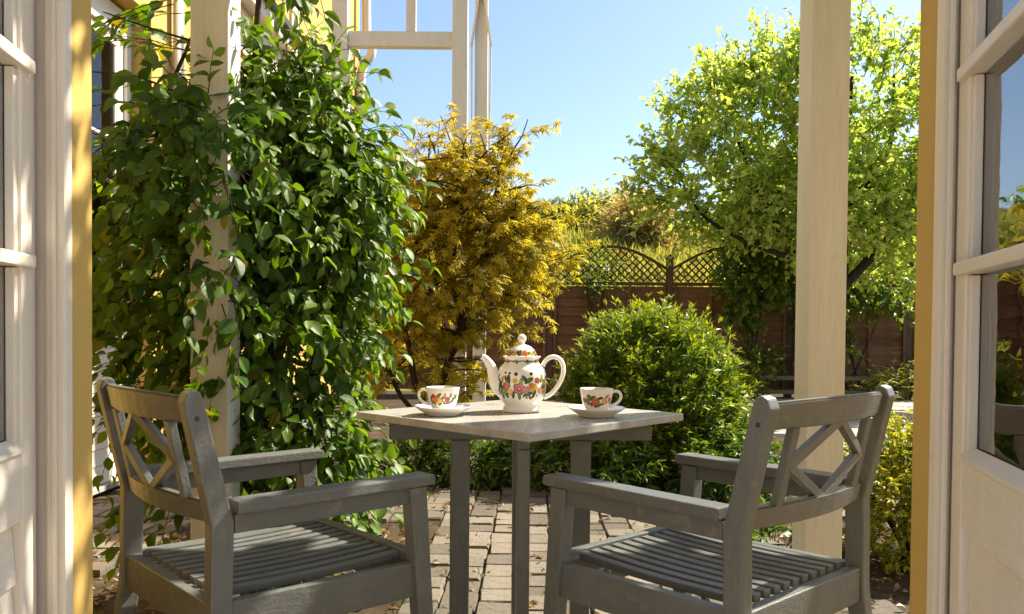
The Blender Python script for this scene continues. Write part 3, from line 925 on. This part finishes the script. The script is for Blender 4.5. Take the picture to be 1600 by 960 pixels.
ZT = .7305
tp = thing('teapot', 'tall white china teapot with painted flowers and a domed lid', 'teapot', (.0285, 2.345, ZT))
prof = [(.0545, .001), (.0555, .004), (.052, .012), (.0490, .019), (.0535, .026), (.0625, .036), (.0685, .05), (.0705, .066), (.0708, .085), (.0705, .1), (.0685, .114), (.0635, .126), (.0555, .1345), (.0495, .140), (.0475, .146), (.0495, .1525), (.0545, .158)]
full = [(0, .003), (.048, .0005)] + prof + [(.0545, .1595), (.0515, .1597), (.046, .154), (.044, .145), (.05, .13), (.066, .1), (.064, .05), (.04, .024), (0, .022)]
B().lathe(full, 64).obj('body', 'china', tp)
lidp = [(.0435, .1585), (.0432, .163), (.040, .171), (.0345, .179), (.026, .1865), (.016, .191), (.009, .193)]
lid = B().lathe([(0, .1575)] + lidp + [(0, .1938)], 48).obj('lid', 'china', tp)
B().lathe([(.008, .193), (.0068, .197), (.009, .2), (.012, .205), (.0128, .2105), (.0115, .216), (.007, .2205), (0, .222)], 24).obj('knob', 'china', lid)
sp = smooth_path([(-.040, 0, .062), (-.066, 0, .082), (-.0795, 0, .105), (-.0895, 0, .131), (-.1045, 0, .151), (-.1155, 0, .1575)], 5)
rr = [float(np.interp(i / (len(sp) - 1), [0, .2, .45, .7, .9, 1], [.034, .0285, .0165, .0115, .0085, .0078])) for i in range(len(sp))]
B().tube(sp, rr, 20, True, 1.0).obj('spout', 'china', tp)
hp = smooth_path([(.060, 0, .131), (.068, 0, .146), (.080, 0, .1555), (.096, 0, .1575), (.110, 0, .150), (.1185, 0, .134), (.1195, 0, .112), (.112, 0, .088), (.098, 0, .066), (.082, 0, .049), (.064, 0, .040)], 5)
B().tube(hp, .0056, 12, True, 1.35).obj('handle', 'china', tp)
mo = []
rs_ = random.Random(5)
for base in range(0, 360, 120):
    k = base
    mo += [('rose', k - 6, .070, .0145, PINK), ('rose', k + 10, .066, .0085, (.5, .25, .25)), ('rose', k - 38, .077, .0105, RED), ('rose', k + 28, .072, .0095, YEL), ('rose', k + 22, .078, .007, ORG),
           ('rose', k - 27, .060, .007, YEL), ('rose', k + 47, .064, .008, (.55, .2, .08)), ('rose', k + 38, .093, .0075, (.42, .08, .06)), ('rose', k - 16, .092, .006, YEL),
           ('leaf', k - 39, .056, .0125, GRN, 115), ('leaf', k - 20, .052, .009, DGN, 80), ('leaf', k - 6, .049, .0095, GRN, 100), ('leaf', k + 14, .055, .0125, GRN, 20), ('leaf', k + 30, .057, .009, DGN, 60), ('leaf', k + 26, .046, .007, PLUM, 30), ('leaf', k + 20, .045, .006, PLUM, 120),
           ('leaf', k - 52, .066, .012, GRN, 75), ('leaf', k - 58, .078, .011, DGN, 60), ('leaf', k - 50, .095, .009, OLV, 80), ('leaf', k - 32, .095, .0125, DGN, 95), ('leaf', k - 40, .097, .009, BRN, 110), ('leaf', k + 6, .098, .011, DGN, 130), ('leaf', k + 16, .093, .013, GRN, 30), ('leaf', k + 52, .098, .012, OLV, 70), ('leaf', k + 60, .085, .011, GRN, 95), ('leaf', k + 53, .074, .009, BRN, 75), ('leaf', k - 62, .058, .009, OLV, 100),
           ('leaf', k - 2, .090, .010, OLV, 80), ('leaf', k - 50, .052, .011, BRN, 95)]
    for dz, dd, ss in ((.114, -42, .003), (.113, -30, .0032), (.111, -14, .0045), (.112, 22, .0042), (.047, 4, .002), (.05, 38, .002), (.044, 12, .0025)):
        mo.append(('dot', k + dd, dz, ss, DGN if ss > .003 else PLUM))
    for q in range(10):
        mo.append(('leaf' if q % 3 else 'rose', k - 54 + q * 12, .1455 + rs_.uniform(-.001, .001), .0045, [RED, GRN, DGN, OLV, GRN][q % 5], rs_.uniform(-30, 30)))
floral(tp, prof, mo)
mo = []
for k in range(0, 360, 72):
    mo += [('rose', k + 12, .1685, .0075, ORG), ('leaf', k - 8, .170, .0075, GRN, 70), ('leaf', k - 16, .169, .007, DGN, 100), ('rose', k - 30, .168, .0058, (.6, .25, .03)), ('leaf', k + 28, .169, .006, GRN, 60), ('leaf', k - 6, .163, .005, BRN, 10)]
floral(lid, sorted(lidp, key=lambda p: p[1]), mo)

def cup_and_saucer(cx, cy, side, mot, where):
    sc = thing('saucer', 'white china saucer under the cup %s' % where, 'saucer', (cx, cy, ZT))
    B().lathe([(0, .002), (.040, .002), (.0435, .0005), (.0455, .0005), (.0465, .004), (.056, .009), (.068, .0165), (.0785, .0235), (.0795, .0248), (.078, .0256), (.066, .0195), (.05, .0125), (.034, .0095), (0, .0092)], 56).obj('dish', 'china', sc)
    B().lathe([(.033, .0098), (.0345, .0118), (.037, .0112), (.038, .0104)], 40).obj('well_ring', 'china', sc)
    cp = thing('teacup', 'white china teacup with painted flowers, %s' % where, 'teacup', (cx, cy, ZT + .0119))
    pr = [(.0265, .001), (.0275, .003), (.0285, .006), (.0335, .013), (.0375, .022), (.0405, .034), (.0430, .047), (.0450, .058), (.0460, .0635)]
    B().lathe([(0, .002), (.024, .0005)] + pr + [(.0461, .0645), (.0452, .0648), (.0425, .05), (.038, .028), (.03, .0125), (0, .008)], 56).obj('bowl', 'china', cp)
    hp = smooth_path([(.0395 * side, 0, .052), (.049 * side, 0, .0575), (.060 * side, 0, .056), (.0665 * side, 0, .046), (.0635 * side, 0, .034), (.054 * side, 0, .0235), (.0345 * side, 0, .0155)], 5)
    B().tube(hp, .0034, 10, True, 1.3).obj('handle', 'china', cp)
    floral(cp, pr, mot)
    B().lathe([(0, .0445), (.0405, .0445), (.0408, .0448), (0, .0449)], 32).obj('tea', 'bark', cp)
m1 = [('rose', -22, .033, .0085, ORG), ('rose', -12, .030, .008, YEL), ('rose', 22, .033, .0062, (.40, .03, .06)), ('leaf', -38, .042, .006, BRN, 60), ('leaf', -44, .032, .008, GRN, 100), ('leaf', -36, .024, .006, OLV, 40), ('leaf', -10, .045, .007, GRN, 40), ('leaf', 2, .034, .008, OLV, 70), ('leaf', 12, .043, .007, (.3, .2, .08), 80), ('leaf', 34, .044, .006, OLV, 80), ('leaf', 46, .032, .007, GRN, 70), ('leaf', 10, .024, .005, DGN, 120), ('leaf', 24, .024, .006, BRN, 10), ('leaf', -6, .021, .005, DGN, 30), ('leaf', -28, .022, .004, PLUM, 80), ('leaf', 60, .04, .007, GRN, 70), ('leaf', 36, .026, .0045, GRN, 60), ('dot', 52, .045, .002, PLUM), ('rose', -32, .041, .0055, RED)]
m2 = [('rose', -10, .031, .0095, (.55, .10, .03)), ('rose', 26, .034, .0065, YEL), ('leaf', 28, .028, .008, (.45, .18, .08), 20), ('leaf', 32, .043, .006, OLV, 70), ('leaf', -38, .040, .009, OLV, 100), ('leaf', -30, .042, .008, GRN, 110), ('leaf', -44, .030, .008, OLV, 95), ('leaf', -18, .044, .006, DGN, 20), ('leaf', 8, .041, .007, DGN, 15), ('leaf', 5, .022, .008, GRN, 30), ('leaf', -12, .019, .005, PLUM, 130), ('leaf', -26, .022, .005, PLUM, 90), ('leaf', 16, .025, .0045, GRN, 160), ('leaf', -33, .026, .006, BRN, 10), ('leaf', 42, .047, .005, PINK, 60), ('rose', 52, .036, .006, ORG), ('rose', -58, .034, .006, RED), ('leaf', 60, .028, .006, GRN, 60)]
cup_and_saucer(-.188, 2.23, -1, m1, 'left of the teapot, handle pointing left')
cup_and_saucer(.232, 2.225, 1, m2, 'right of the teapot, handle pointing right')
# ------------------------------------------------------------------ climbing plant on the left post
rng = np.random.default_rng(3)
OV = tpl_ovate()
SI = tpl_simple()
vn = thing('climbing_vine', 'large dark green climber with oval leaves covering the left pergola post', 'climber', (-.8, 2.95, 0))
VO = np.array(vn.location)
blobs = [(-1.17, 2.85, 1.20, .15, .2, .38, 1.4), (-.863, 2.97, 1.44, .32, .27, .32, 2.0), (-.68, 3.05, 1.46, .20, .26, .32, 1.6),
         (-.80, 2.98, .99, .24, .26, .36, 1.8), (-.75, 2.98, .50, .24, .26, .32, 1.4), (-.83, 2.95, 1.80, .16, .2, .12, .5),
         (-.97, 2.5, 1.52, .2, .05, .18, .75), (-.93, 2.49, 1.12, .12, .04, .12, .12), (-1.12, 2.75, .78, .12, .14, .16, .28), (-.58, 3.0, 1.25, .12, .2, .2, .5), (-.78, 3.0, 1.7, .24, .2, .14, .8)]
P, D = blob_starts(rng, blobs, 1650, .35, .95)
D[:, 1] -= .25
ln = rng.uniform(.16, .36, len(P))
P[:, 0] = np.where(P[:, 0] > -.85, -.85 + (P[:, 0] + .85) * .74, P[:, 0])
lines = grow(rng, P, D, ln, 7, .14, .12)
Lv = leaves_on(rng, lines, 1, 1, 50, .55, (.25, -.25, 0), (.042, .086), .35, .28)
# wandering shoots: upper left sprays, hanging tips, tips against the sky
extra = [(-1.0, 2.8, 1.85, -.9, -.2, .25, .5), (-1.0, 2.8, 1.9, -.8, -.1, .5, .45), (-1.05, 2.75, 1.78, -1, -.1, .08, .5), (-1.1, 2.75, 1.62, -1, 0, .15, .35), (-1.15, 2.7, 1.6, -.8, -.3, 0, .35), (-1.25, 2.75, 1.95, -.8, 0, .1, .3),
         (-1.15, 2.8, 2.05, -.9, 0, -.1, .4), (-.98, 2.8, 2.1, -.5, 0, .05, .4), (-.72, 2.85, 2.3, .12, -.05, -.9, .46), (-.77, 2.85, 2.32, -.1, 0, -.9, .3), (-.66, 2.85, 2.3, .25, 0, -.8, .35), (-.9, 2.8, 2.25, .5, 0, -.35, .35),
         (-.58, 3.0, 1.62, .8, -.1, .3, .32), (-.55, 3.0, 1.55, .8, -.2, .1, .36), (-.52, 3.0, 1.4, .9, -.1, -.05, .34), (-.5, 3.0, 1.3, .8, 0, -.3, .3), (-.55, 3.0, 1.05, .7, -.2, -.3, .3), (-.6, 3.0, .7, .7, -.1, .2, .3), (-.55, 3.0, .5, .8, -.2, .1, .32),
         (-1.15, 2.75, .8, -.6, -.2, -.6, .4), (-1.1, 2.75, .7, -.2, -.3, -.8, .5), (-1.05, 2.7, .75, .3, -.5, -.5, .35), (-1.0, 2.8, .6, -.8, -.2, -.4, .45), (-1.05, 2.8, .35, -.7, -.2, .1, .35), (-1.0, 2.8, .45, -.5, -.4, -.2, .45), (-1.1, 2.72, .72, -.1, -.6, -.35, .3),
         (-.9, 2.66, 1.0, -.2, -.7, -.4, .3), (-.86, 2.66, .78, -.4, -.7, .1, .3), (-.87, 2.66, 1.2, -.3, -.7, -.2, .3), (-.88, 2.68, .95, -.6, -.6, .05, .28), (-1.05, 2.6, 1.55, .5, -.6, .1, .3), (-1.3, 2.8, 1.05, -.2, -.1, -.9, .3), (-1.28, 2.8, .95, .1, -.3, -.9, .32)]
ex = np.array(extra); ex[:, 0] = np.where(ex[:, 0] > -.7, ex[:, 0] - .12, ex[:, 0])
ex = np.repeat(ex, 2, axis=0); ex[:, :6] += rng.normal(0, .035, ex[:, :6].shape)
l2 = grow(rng, ex[:, :3], ex[:, 3:6], ex[:, 6], 7, .10, .10)
Lv2 = leaves_on(rng, l2, 1, 1, 50, .6, (.2, -.3, 0), (.045, .085), .3, .22)
# canopy over the pergola, out of the frame: it gives the shade on the chairs
Pc = np.column_stack([np.where(rng.random(460) < .4, rng.uniform(-2.0, -.1, 460), rng.uniform(-.1, 1.5, 460)), rng.uniform(1.3, 2.3, 460), rng.uniform(2.5, 2.62, 460)])
lc = grow(rng, Pc, rng.normal(0, 1, Pc.shape) * np.array([1, 1, .2]), rng.uniform(.2, .4, 460), 6, .02, .15)
Lc = leaves_on(rng, lc, 1, 1, 50, 1, None, (.06, .085), .15, .25)
L_all = cat(Lv, Lv2)
score = -L_all[0][:, 1] * 1.0 + L_all[3] * 4 + rng.random(len(L_all[0])) * .2
idx = np.argsort(-score)[:300]
mask = np.ones(len(L_all[0]), bool); mask[idx] = False
vis = cat([x[mask] for x in L_all], Lc)
def loc_(L_, o): return [L_[0] - o] + list(L_[1:])
single_leaves(vn, OV, 'vine', loc_(L_all, VO), idx)
v_ = loc_(vis, VO)
half = rng.random(len(v_[0])) < .55
for tp_, mk in ((OV, half), (tpl_ovate(.25, .34, .17), ~half)):
    q_ = [x[mk] for x in v_]
    obj('foliage', leaf_mesh('vine_foliage', tp_, q_[0], q_[1], q_[2], q_[3], q_[4], rng), 'vine', vn, 'stuff')
obj('shoots', stem_mesh('vine_shoots', np.concatenate([lines, l2]) - VO, .0024, .001), 'twig', vn, 'stuff')
obj('canopy_shoots', stem_mesh('vine_canopy_shoots', lc - VO, .003, .0012), 'twig', vn, 'stuff')
for pts, r0 in (([(-.80, 2.95, -.03), (-.83, 2.93, .3), (-.78, 2.9, .6), (-.86, 2.88, .95), (-.80, 2.9, 1.3), (-.9, 2.85, 1.7), (-.85, 2.8, 2.35)], .023),
                ([(-.76, 2.98, -.03), (-.70, 3.0, .3), (-.74, 2.96, .7), (-.66, 3.0, 1.1), (-.6, 3.02, 1.5)], .018),
                ([(-.84, 2.93, .0), (-.92, 2.85, .4), (-1.05, 2.82, .8), (-1.15, 2.82, 1.2), (-1.22, 2.8, 1.6), (-1.1, 2.8, 1.95)], .016),
                ([(-.80, 2.9, 1.3), (-.92, 2.8, 1.5), (-1.05, 2.78, 1.7), (-1.25, 2.76, 1.8), (-1.42, 2.76, 1.82)], .006),
                ([(-.88, 2.82, 1.8), (-1.0, 2.78, 1.9), (-1.2, 2.76, 1.96), (-1.38, 2.76, 2.02)], .006)):
    sp_ = [Vector(p) - Vector(VO) for p in smooth_path(pts, 5)]
    B().tube(sp_, [r0 * (1 - .65 * i / len(sp_)) for i in range(len(sp_))], 7).obj('stem', 'bark', vn)

# ------------------------------------------------------------------ golden maple
rng = np.random.default_rng(21)
mp_ = thing('maple_tree', 'golden yellow lace-leaf maple behind the tea table', 'tree', (-.42, 5.25, 0))
MO = np.array(mp_.location)

limbs = [([(-.42, 5.25, -.03), (-.44, 5.24, .25), (-.40, 5.22, .55), (-.22, 5.15, 1.0), (.0, 5.05, 1.45), (.10, 5.0, 1.75), (.15, 5.0, 1.92)], .034),
         ([(-.43, 5.24, .3), (-.58, 5.2, .7), (-.62, 5.15, 1.2), (-.52, 5.1, 1.65), (-.42, 5.1, 2.0)], .026),
         ([(-.40, 5.22, .6), (-.2, 5.3, .95), (.12, 5.35, 1.2), (.32, 5.3, 1.4)], .02),
         ([(-.43, 5.24, .2), (-.7, 5.3, .6), (-.86, 5.35, 1.1), (-.85, 5.3, 1.6)], .02),
         ([(-.22, 5.15, 1.0), (-.25, 5.0, 1.4), (-.18, 4.9, 1.75), (-.1, 4.85, 1.95)], .018),
         ([(-.05, 5.07, 1.35), (.12, 4.95, 1.5), (.28, 4.9, 1.6)], .012),
         ([(-.6, 5.16, 1.0), (-.4, 5.0, 1.3), (-.35, 4.9, 1.55)], .012)]
def sq(x): return -.47 + (x + .42) * (.70 if x > -.42 else 1.0)
tr = B()
ends = []
for pts, r0 in limbs:
    sp_ = [Vector((sq(p.x), p.y, p.z)) for p in smooth_path(pts, 6)]
    for i, p in enumerate(sp_):
        if i > len(sp_) * .3: ends.append((p, (sp_[min(i + 1, len(sp_) - 1)] - sp_[i - 1]).normalized()))
    for i in range(1, len(sp_) - 1): sp_[i] = sp_[i] + Vector(rng.normal(0, .008, 3))
    tr.tube([p - Vector(MO) for p in sp_], [r0 * (1 - .75 * i / len(sp_)) for i in range(len(sp_))], 7)
tr.obj('trunk', 'bark', mp_)
ci = rng.integers(len(ends), size=230)
P0 = np.array([ends[i][0] for i in ci]); D0 = np.array([ends[i][1] for i in ci]) * .5 + rng.normal(0, .6, (230, 3)) * np.array([1, 1, .45])
br = grow(rng, P0, D0, rng.uniform(.2, .42, 230), 7, .03, .14)
obj('branches', stem_mesh('maple_branches', br - MO, .0075, .0025, 4), 'bark', mp_)
# sprays at the branches and through the dome of the crown
P1 = br[:, 2:].reshape(-1, 3); k = rng.integers(len(P1), size=900)
Pa = P1[k] + rng.normal(0, .02, (900, 3)); Da = rng.normal(0, 1, (900, 3)) * np.array([1, 1, .3]) + (Pa - np.array([-.3, 5.2, 1.2])) * .8
blobs = [(-.05, 5.1, 1.62, .36, .42, .40, 2.0), (-.50, 5.15, 1.55, .36, .40, .48, 2.0), (-.3, 5.05, 1.28, .52, .40, .34, 2.2), (-.66, 5.1, .78, .26, .3, .22, .8), (.14, 5.0, 1.15, .30, .35, .28, 1.3), (-.12, 5.0, 1.85, .24, .3, .2, .7), (-.58, 5.1, 1.85, .28, .3, .22, .8), (-.80, 5.1, 1.35, .22, .3, .35, .7), (.22, 5.0, 1.5, .2, .3, .2, .6)]
blobs = [(sq(b_[0]), b_[1], b_[2], b_[3] * .82, *b_[4:]) for b_ in blobs]
Pb, Db = blob_starts(rng, blobs, 520, .5, 1.0)
Db = Db * np.array([1, 1, .35])
Ps = np.concatenate([Pa, Pb]); Ds = np.concatenate([Da, Db])
tw = grow(rng, Ps, Ds, rng.uniform(.08, .2, len(Ps)), 4, .10, .15)
Lm = leaves_on(rng, tw, 1, 2, 55, .9, None, (.05, .085), .3, .25)
v_ = loc_(Lm, MO)
obj('crown', leaf_mesh('maple_crown', tpl_star(), v_[0], v_[1], v_[2], v_[3], v_[4], rng), 'maple', mp_, 'stuff')
obj('twigs', stem_mesh('maple_twigs', tw - MO, .0018, .0008), 'bark', mp_, 'stuff')

# ------------------------------------------------------------------ shrubs
def shrub(name, label, loc, blobs, n, tpl, mat, seed, length=(.12, .25), nseg=6, per=2, ang=40, size=(.04, .06), droop=-.05, lift=.4, stems=6, group=None, cat_='shrub', hang=0.0, inner=.5, up=.7, base=.02, wob=.12):
    rng = np.random.default_rng(seed)
    t = thing(name, label, cat_, loc, 0, group)
    P, D = blob_starts(rng, blobs, n, inner, 1.0, lift)
    P[:, 2] = np.maximum(P[:, 2], .02)
    ls = grow(rng, P, D, rng.uniform(*length, len(P)), nseg, droop, wob)
    Lx = leaves_on(rng, ls, 1, per, ang, up, None, size, hang, .22)
    obj('foliage', leaf_mesh(name + '_foliage', tpl, Lx[0], Lx[1], Lx[2], Lx[3], Lx[4], rng), mat, t, 'stuff')
    obj('shoots', stem_mesh(name + '_shoots', ls, .002, .0008), 'greenstem', t, 'stuff')
    st = B()
    for k in range(stems):
        b_ = blobs[k % len(blobs)]
        e = Vector((b_[0] + rng.normal(0, .4) * b_[3], b_[1] + rng.normal(0, .4) * b_[4], b_[2] + .3 * b_[5]))
        st.tube(smooth_path([(rng.normal(0, base), rng.normal(0, base), -.03), (e.x * .4, e.y * .4, e.z * .45), tuple(e)], 4), [.016, .014, .013, .012, .011, .009, .007, .005, .004], 6)
    st.obj('stem', 'bark', t)
    return t

shrub('round_shrub', 'dense rounded green shrub with lime tips behind the table', (.93, 5.35, 0),
      [(0, 0, .52, .50, .46, .46, 3), (-.2, -.1, .42, .36, .36, .36, 1), (.26, -.05, .36, .30, .36, .30, 1), (-.05, 0, .85, .34, .3, .15, .7)],
      2300, tpl_lance(.15, .12), 'bush', 31, (.07, .24), 7, 2, 38, (.045, .075), -.05, .5, 9, inner=.6)
shrub('lime_shrub', 'low lime-yellow shrub beside the right yellow door jamb', (1.72, 3.5, 0),
      [(0, 0, .22, .30, .3, .22, 2), (-.12, -.12, .33, .18, .18, .14, 1), (.1, 0, .4, .2, .2, .12, .7)], 620, tpl_simple(.2, .3), 'lime', 32, (.08, .2), 6, 2, 45, (.03, .055), .02, .6, 7)
for i, (x, y, r_, hh, lb) in enumerate(((-.62, 5.2, .2, .26, 'left'), (-.28, 5.15, .22, .24, 'mid'), (.08, 5.2, .22, .24, 'mid'), (.36, 5.05, .2, .22, 'right'), (.62, 4.85, .2, .2, 'under'), (1.15, 4.88, .22, .22, 'a'), (1.45, 4.95, .2, .26, 'b'))):
    lab = ['leafy green border clump beneath the golden maple, beside the creeper', 'leafy border clump seen just left of the front table leg', 'leafy border clump seen between the front and right table legs',
           'leafy border clump right behind the right table leg', 'low border clump at the left foot of the round shrub', 'low border clump at the front foot of the round shrub', 'low border clump at the right foot of the round shrub'][i]
    shrub('border_plant', lab, (x, y, 0), [(0, 0, hh * .45, r_, r_ * .8, hh * .5, 1)], 150, tpl_lance(.14, .3), 'fern', 40 + i, (.10, .2), 5, 2, 45, (.06, .10), .12, .7, 3, 'border plants along the paving edge', 'plant', inner=.2)
shrub('border_plant', 'small leafy clump at the foot of the right cream post', (1.12, 3.4, 0), [(0, 0, .07, .16, .14, .08, 1)], 70, tpl_simple(.3, .3), 'fern', 61, (.07, .14), 4, 2, 50, (.04, .06), .1, .6, 2, 'border plants along the paving edge', 'plant', inner=.2)

# ------------------------------------------------------------------ lime-green tree on the right and ivy on the fence
rng = np.random.default_rng(51)
tt = thing('lime_tree', 'tall yellow-green tree over the fence behind the right post', 'tree', (4.3, 10.8, 0))
TO = np.array(tt.location)
blobs = [(2.95, 10.8, 3.3, .95, .9, .95, 2.0), (4.3, 10.7, 3.45, 1.1, 1.0, 1.3, 2.4), (5.5, 10.8, 2.9, 1.0, 1.0, 1.3, 1.8), (4.0, 10.6, 2.6, .9, .7, .4, .8), (2.4, 10.9, 2.9, .5, .6, .5, .6), (5.4, 10.6, 2.6, .9, .7, .4, .7), (3.5, 10.8, 4.0, .7, .7, .5, .6)]
P, D = blob_starts(rng, blobs, 1650, .7, 1.05, .3)
ls = grow(rng, P, D, rng.uniform(.3, .7, len(P)), 8, -.02, .16)
# long whips that break the outline
th = rng.uniform(0, 2 * math.pi, 46)
wp = np.array([(2.0, 10.8, 2.7), (2.1, 10.8, 3.1), (2.3, 10.8, 3.6), (2.6, 10.8, 4.0), (3.0, 10.8, 4.15), (3.4, 10.8, 4.4), (4.0, 10.7, 4.6), (4.4, 10.7, 4.7), (4.7, 10.7, 4.6), (5.1, 10.7, 4.3)])
wi = rng.integers(len(wp), size=46)
wd = (wp[wi] - np.array([4.0, 10.8, 2.6])) * .5 + np.array([0, 0, .55]) + rng.normal(0, .3, (46, 3))
lw = grow(rng, wp[wi] + rng.normal(0, .12, (46, 3)), wd, rng.uniform(.45, .8, 46), 8, 0, .12)
la = np.concatenate([ls, lw])
Lt = leaves_on(rng, la, 1, 2, 55, .25, None, (.08, .13), .0, .5)
v_ = loc_(Lt, TO)
obj('crown', leaf_mesh('lime_crown', tpl_simple(.3, .35, .12), v_[0], v_[1], v_[2], v_[3], v_[4], rng), 'tree', tt, 'stuff')
obj('twigs', stem_mesh('lime_twigs', la - TO, .007, .002), 'bark', tt, 'stuff')
tr = B()
for pts, r0 in (([(4.3, 10.8, -.03), (4.25, 10.8, .9), (4.35, 10.75, 1.8), (4.3, 10.7, 2.8), (4.4, 10.7, 4.3)], .11), ([(4.3, 10.8, 1.2), (3.8, 10.7, 1.9), (3.3, 10.7, 2.6), (2.9, 10.8, 3.6)], .07), ([(4.3, 10.8, 1.5), (4.9, 10.7, 2.2), (5.3, 10.7, 2.9), (5.6, 10.8, 3.7)], .07), ([(3.8, 10.7, 1.9), (3.1, 10.6, 2.1), (2.5, 10.8, 2.5), (2.2, 10.8, 3.0)], .04), ([(4.3, 10.75, 2.3), (3.9, 10.5, 3.0), (3.6, 10.6, 4.0)], .05), ([(4.35, 10.7, 2.6), (4.8, 10.5, 3.3), (4.9, 10.6, 4.3)], .05)):
    sp_ = [Vector(p) - Vector(TO) for p in smooth_path(pts, 6)]
    tr.tube(sp_, [r0 * (1 - .8 * i / len(sp_)) for i in range(len(sp_))], 8)
tr.obj('trunk', 'bark', tt)

shrub('ivy', 'dark green ivy hanging over the fence left of the right post', (3.55, 12.1, 0),
      [(.1, -.05, 2.0, .55, .2, .5, 1.6), (.35, 0, 2.6, .8, .3, .5, 1.6), (-.2, -.05, 1.35, .16, .1, .4, .3), (-.1, -.1, .5, .4, .12, .2, .4)], 720, tpl_simple(.36, .2), 'ivy', 71, (.2, .45), 6, 2, 55, (.07, .11), .12, 0, 5, cat_='climber', hang=.35, inner=.1, base=.1)
shrub('ivy', 'ivy trailing down the fence right of the right post', (5.0, 12.1, 0),
      [(0, 0, 1.75, .8, .2, .35, 1.4), (-.35, 0, 1.0, .3, .1, .55, .8), (.6, 0, 1.5, .4, .12, .3, .4)], 230, tpl_simple(.36, .2), 'ivy', 72, (.2, .45), 6, 2, 55, (.07, .11), .12, 0, 5, cat_='climber', hang=.35, inner=.1, base=.1)
shrub('ivy', 'thin wiry climber on the arched fence lattice left of the ivy', (1.2, 12.3, 0), [(0, 0, 1.85, .5, .1, .28, 1)], 110, tpl_simple(.3, .2), 'ivy', 73, (.2, .4), 6, 1, 55, (.05, .08), .02, .2, 6, cat_='climber', inner=.1)
for i, (x, lb) in enumerate(((3.35, 'leftmost fern on the raised bed, left of the right post'), (5.25, 'bright fern on the raised bed just right of the right post'), (5.75, 'bright fern on the raised bed near the yellow jamb'), (6.15, 'rightmost fern on the raised bed, next to the yellow jamb'))):
    shrub('fern', lb, (x, 11.7, 0), [(0, 0, .12, .16, .1, .12, 1)], 45, tpl_lance(.13, .3), 'lime', 80 + i, (.25, .45), 7, 2, 60, (.06, .1), .10, .9, 2, 'ferns along the fence', 'fern', inner=.1)

# ------------------------------------------------------------------ beyond the fence
shrub('background_bush', 'hazy yellow-green bush beyond the arched fence panel', (2.3, 21.5, 1.6), [(0, 0, 1.5, 1.0, .8, 1.1, 2), (.8, .3, 1.7, .8, .7, .8, 1.2)], 900, tpl_simple(.26, .3), 'farleaf', 91, (.4, .8), 6, 2, 45, (.12, .2), -.02, .6, 6, cat_='bush')
shrub('background_conifer', 'green feathery conifer beyond the fence beside the maple', (1.2, 22.5, 2.0), [(0, 0, .9, 1.2, .8, .9, 2), (.8, 0, 1.3, .7, .6, .8, 1), (-.2, 0, 1.2, .5, .5, .6, .8)], 800, tpl_lance(.12, .2), 'conifer', 92, (.5, .9), 7, 2, 35, (.2, .34), -.1, 1.0, 6, cat_='conifer')
shrub('pampas_grass', 'straw-coloured grass plume beyond the fence', (3.0, 19.5, 2.4), [(0, 0, .6, .5, .4, .7, 1)], 260, tpl_lance(.06, .4), 'straw', 93, (.5, 1.0), 6, 2, 20, (.3, .5), .02, 1.5, 4, cat_='grass', inner=.1)
shrub('background_bush', 'dark green bush beyond the fence behind the golden maple', (-2.5, 22.0, 2.2), [(0, 0, 1.0, 2.2, .8, 1.1, 2)], 800, tpl_simple(.3, .3), 'ivy', 94, (.4, .8), 6, 2, 45, (.14, .22), -.02, .5, 6, cat_='bush')
shrub('background_bush', 'tall green bush beyond the fence under the lime tree', (9.5, 24.0, 3.2), [(0, 0, 1.3, 3.4, .8, 1.4, 2)], 1200, tpl_simple(.3, .3), 'farleaf', 95, (.4, .8), 6, 2, 45, (.14, .22), -.02, .5, 6, cat_='bush')

rng = np.random.default_rng(8)
n = 34000
gx = rng.uniform(-4, 10, n); gy = 13.6 + rng.random(n) ** 1.2 * 11
P = np.column_stack([gx, gy, np.array([bank(b) for b in gy]) + .12 * np.sin(gx * 1.3 + gy) - .06])
mg = obj('meadow_grass', leaf_mesh('meadow_grass', tpl_lance(.05, .35), P, rng.normal(0, .35, (n, 3)) + np.array([0, 0, 1.0]), rng.normal(0, 1, (n, 3)), rng.uniform(.2, .5, n), rng.random(n) ** 2, rng), 'meadow', None, 'stuff')
tag(mg, 'long sunlit grass on the bank beyond the fence', 'grass')

# ------------------------------------------------------------------ litter on soil and paving
rng = np.random.default_rng(5)
n = 3600
x = rng.uniform(-2.0, 1.9, n); y = rng.uniform(2.4, 5.4, n)
keep = np.array([in_bed(a, b) or rng.random() < .2 for a, b in zip(x, y)])
x, y = x[keep], y[keep]; n = len(x)
P = np.column_stack([x, y, np.array([(-.016 if in_bed(a, b) else .003) for a, b in zip(x, y)]) + rng.uniform(0, .012, n)])
A = rng.normal(0, 1, (n, 3)) * np.array([1, 1, .15]); Nn = np.array([0, 0, 1.0]) + rng.normal(0, .35, (n, 3))
li = obj('leaf_litter', leaf_mesh('litter', tpl_simple(.24, .3, .15), P, A, Nn, rng.uniform(.02, .055, n), None, rng), 'drygrass', None, 'stuff')
tag(li, 'dry fallen leaves scattered over the soil and paving', 'leaf litter')
# green weeds in the joints
wd_ = []
n = 330
cx = rng.uniform(-1.9, 1.3, n); cy = rng.uniform(2.6, 4.9, n)
P = np.column_stack([np.repeat(cx, 7) + rng.normal(0, .012, n * 7), np.repeat(cy, 7) + rng.normal(0, .012, n * 7), np.full(n * 7, -.012)])
A = rng.normal(0, .5, (n * 7, 3)) + np.array([0, 0, .6])
we = obj('weeds', leaf_mesh('weeds', tpl_lance(.12, .4), P, A, rng.normal(0, 1, (n * 7, 3)), rng.uniform(.008, .03, n * 7), None, rng), 'fern', None, 'stuff')
tag(we, 'small green weeds sprouting in the paving joints', 'weeds')
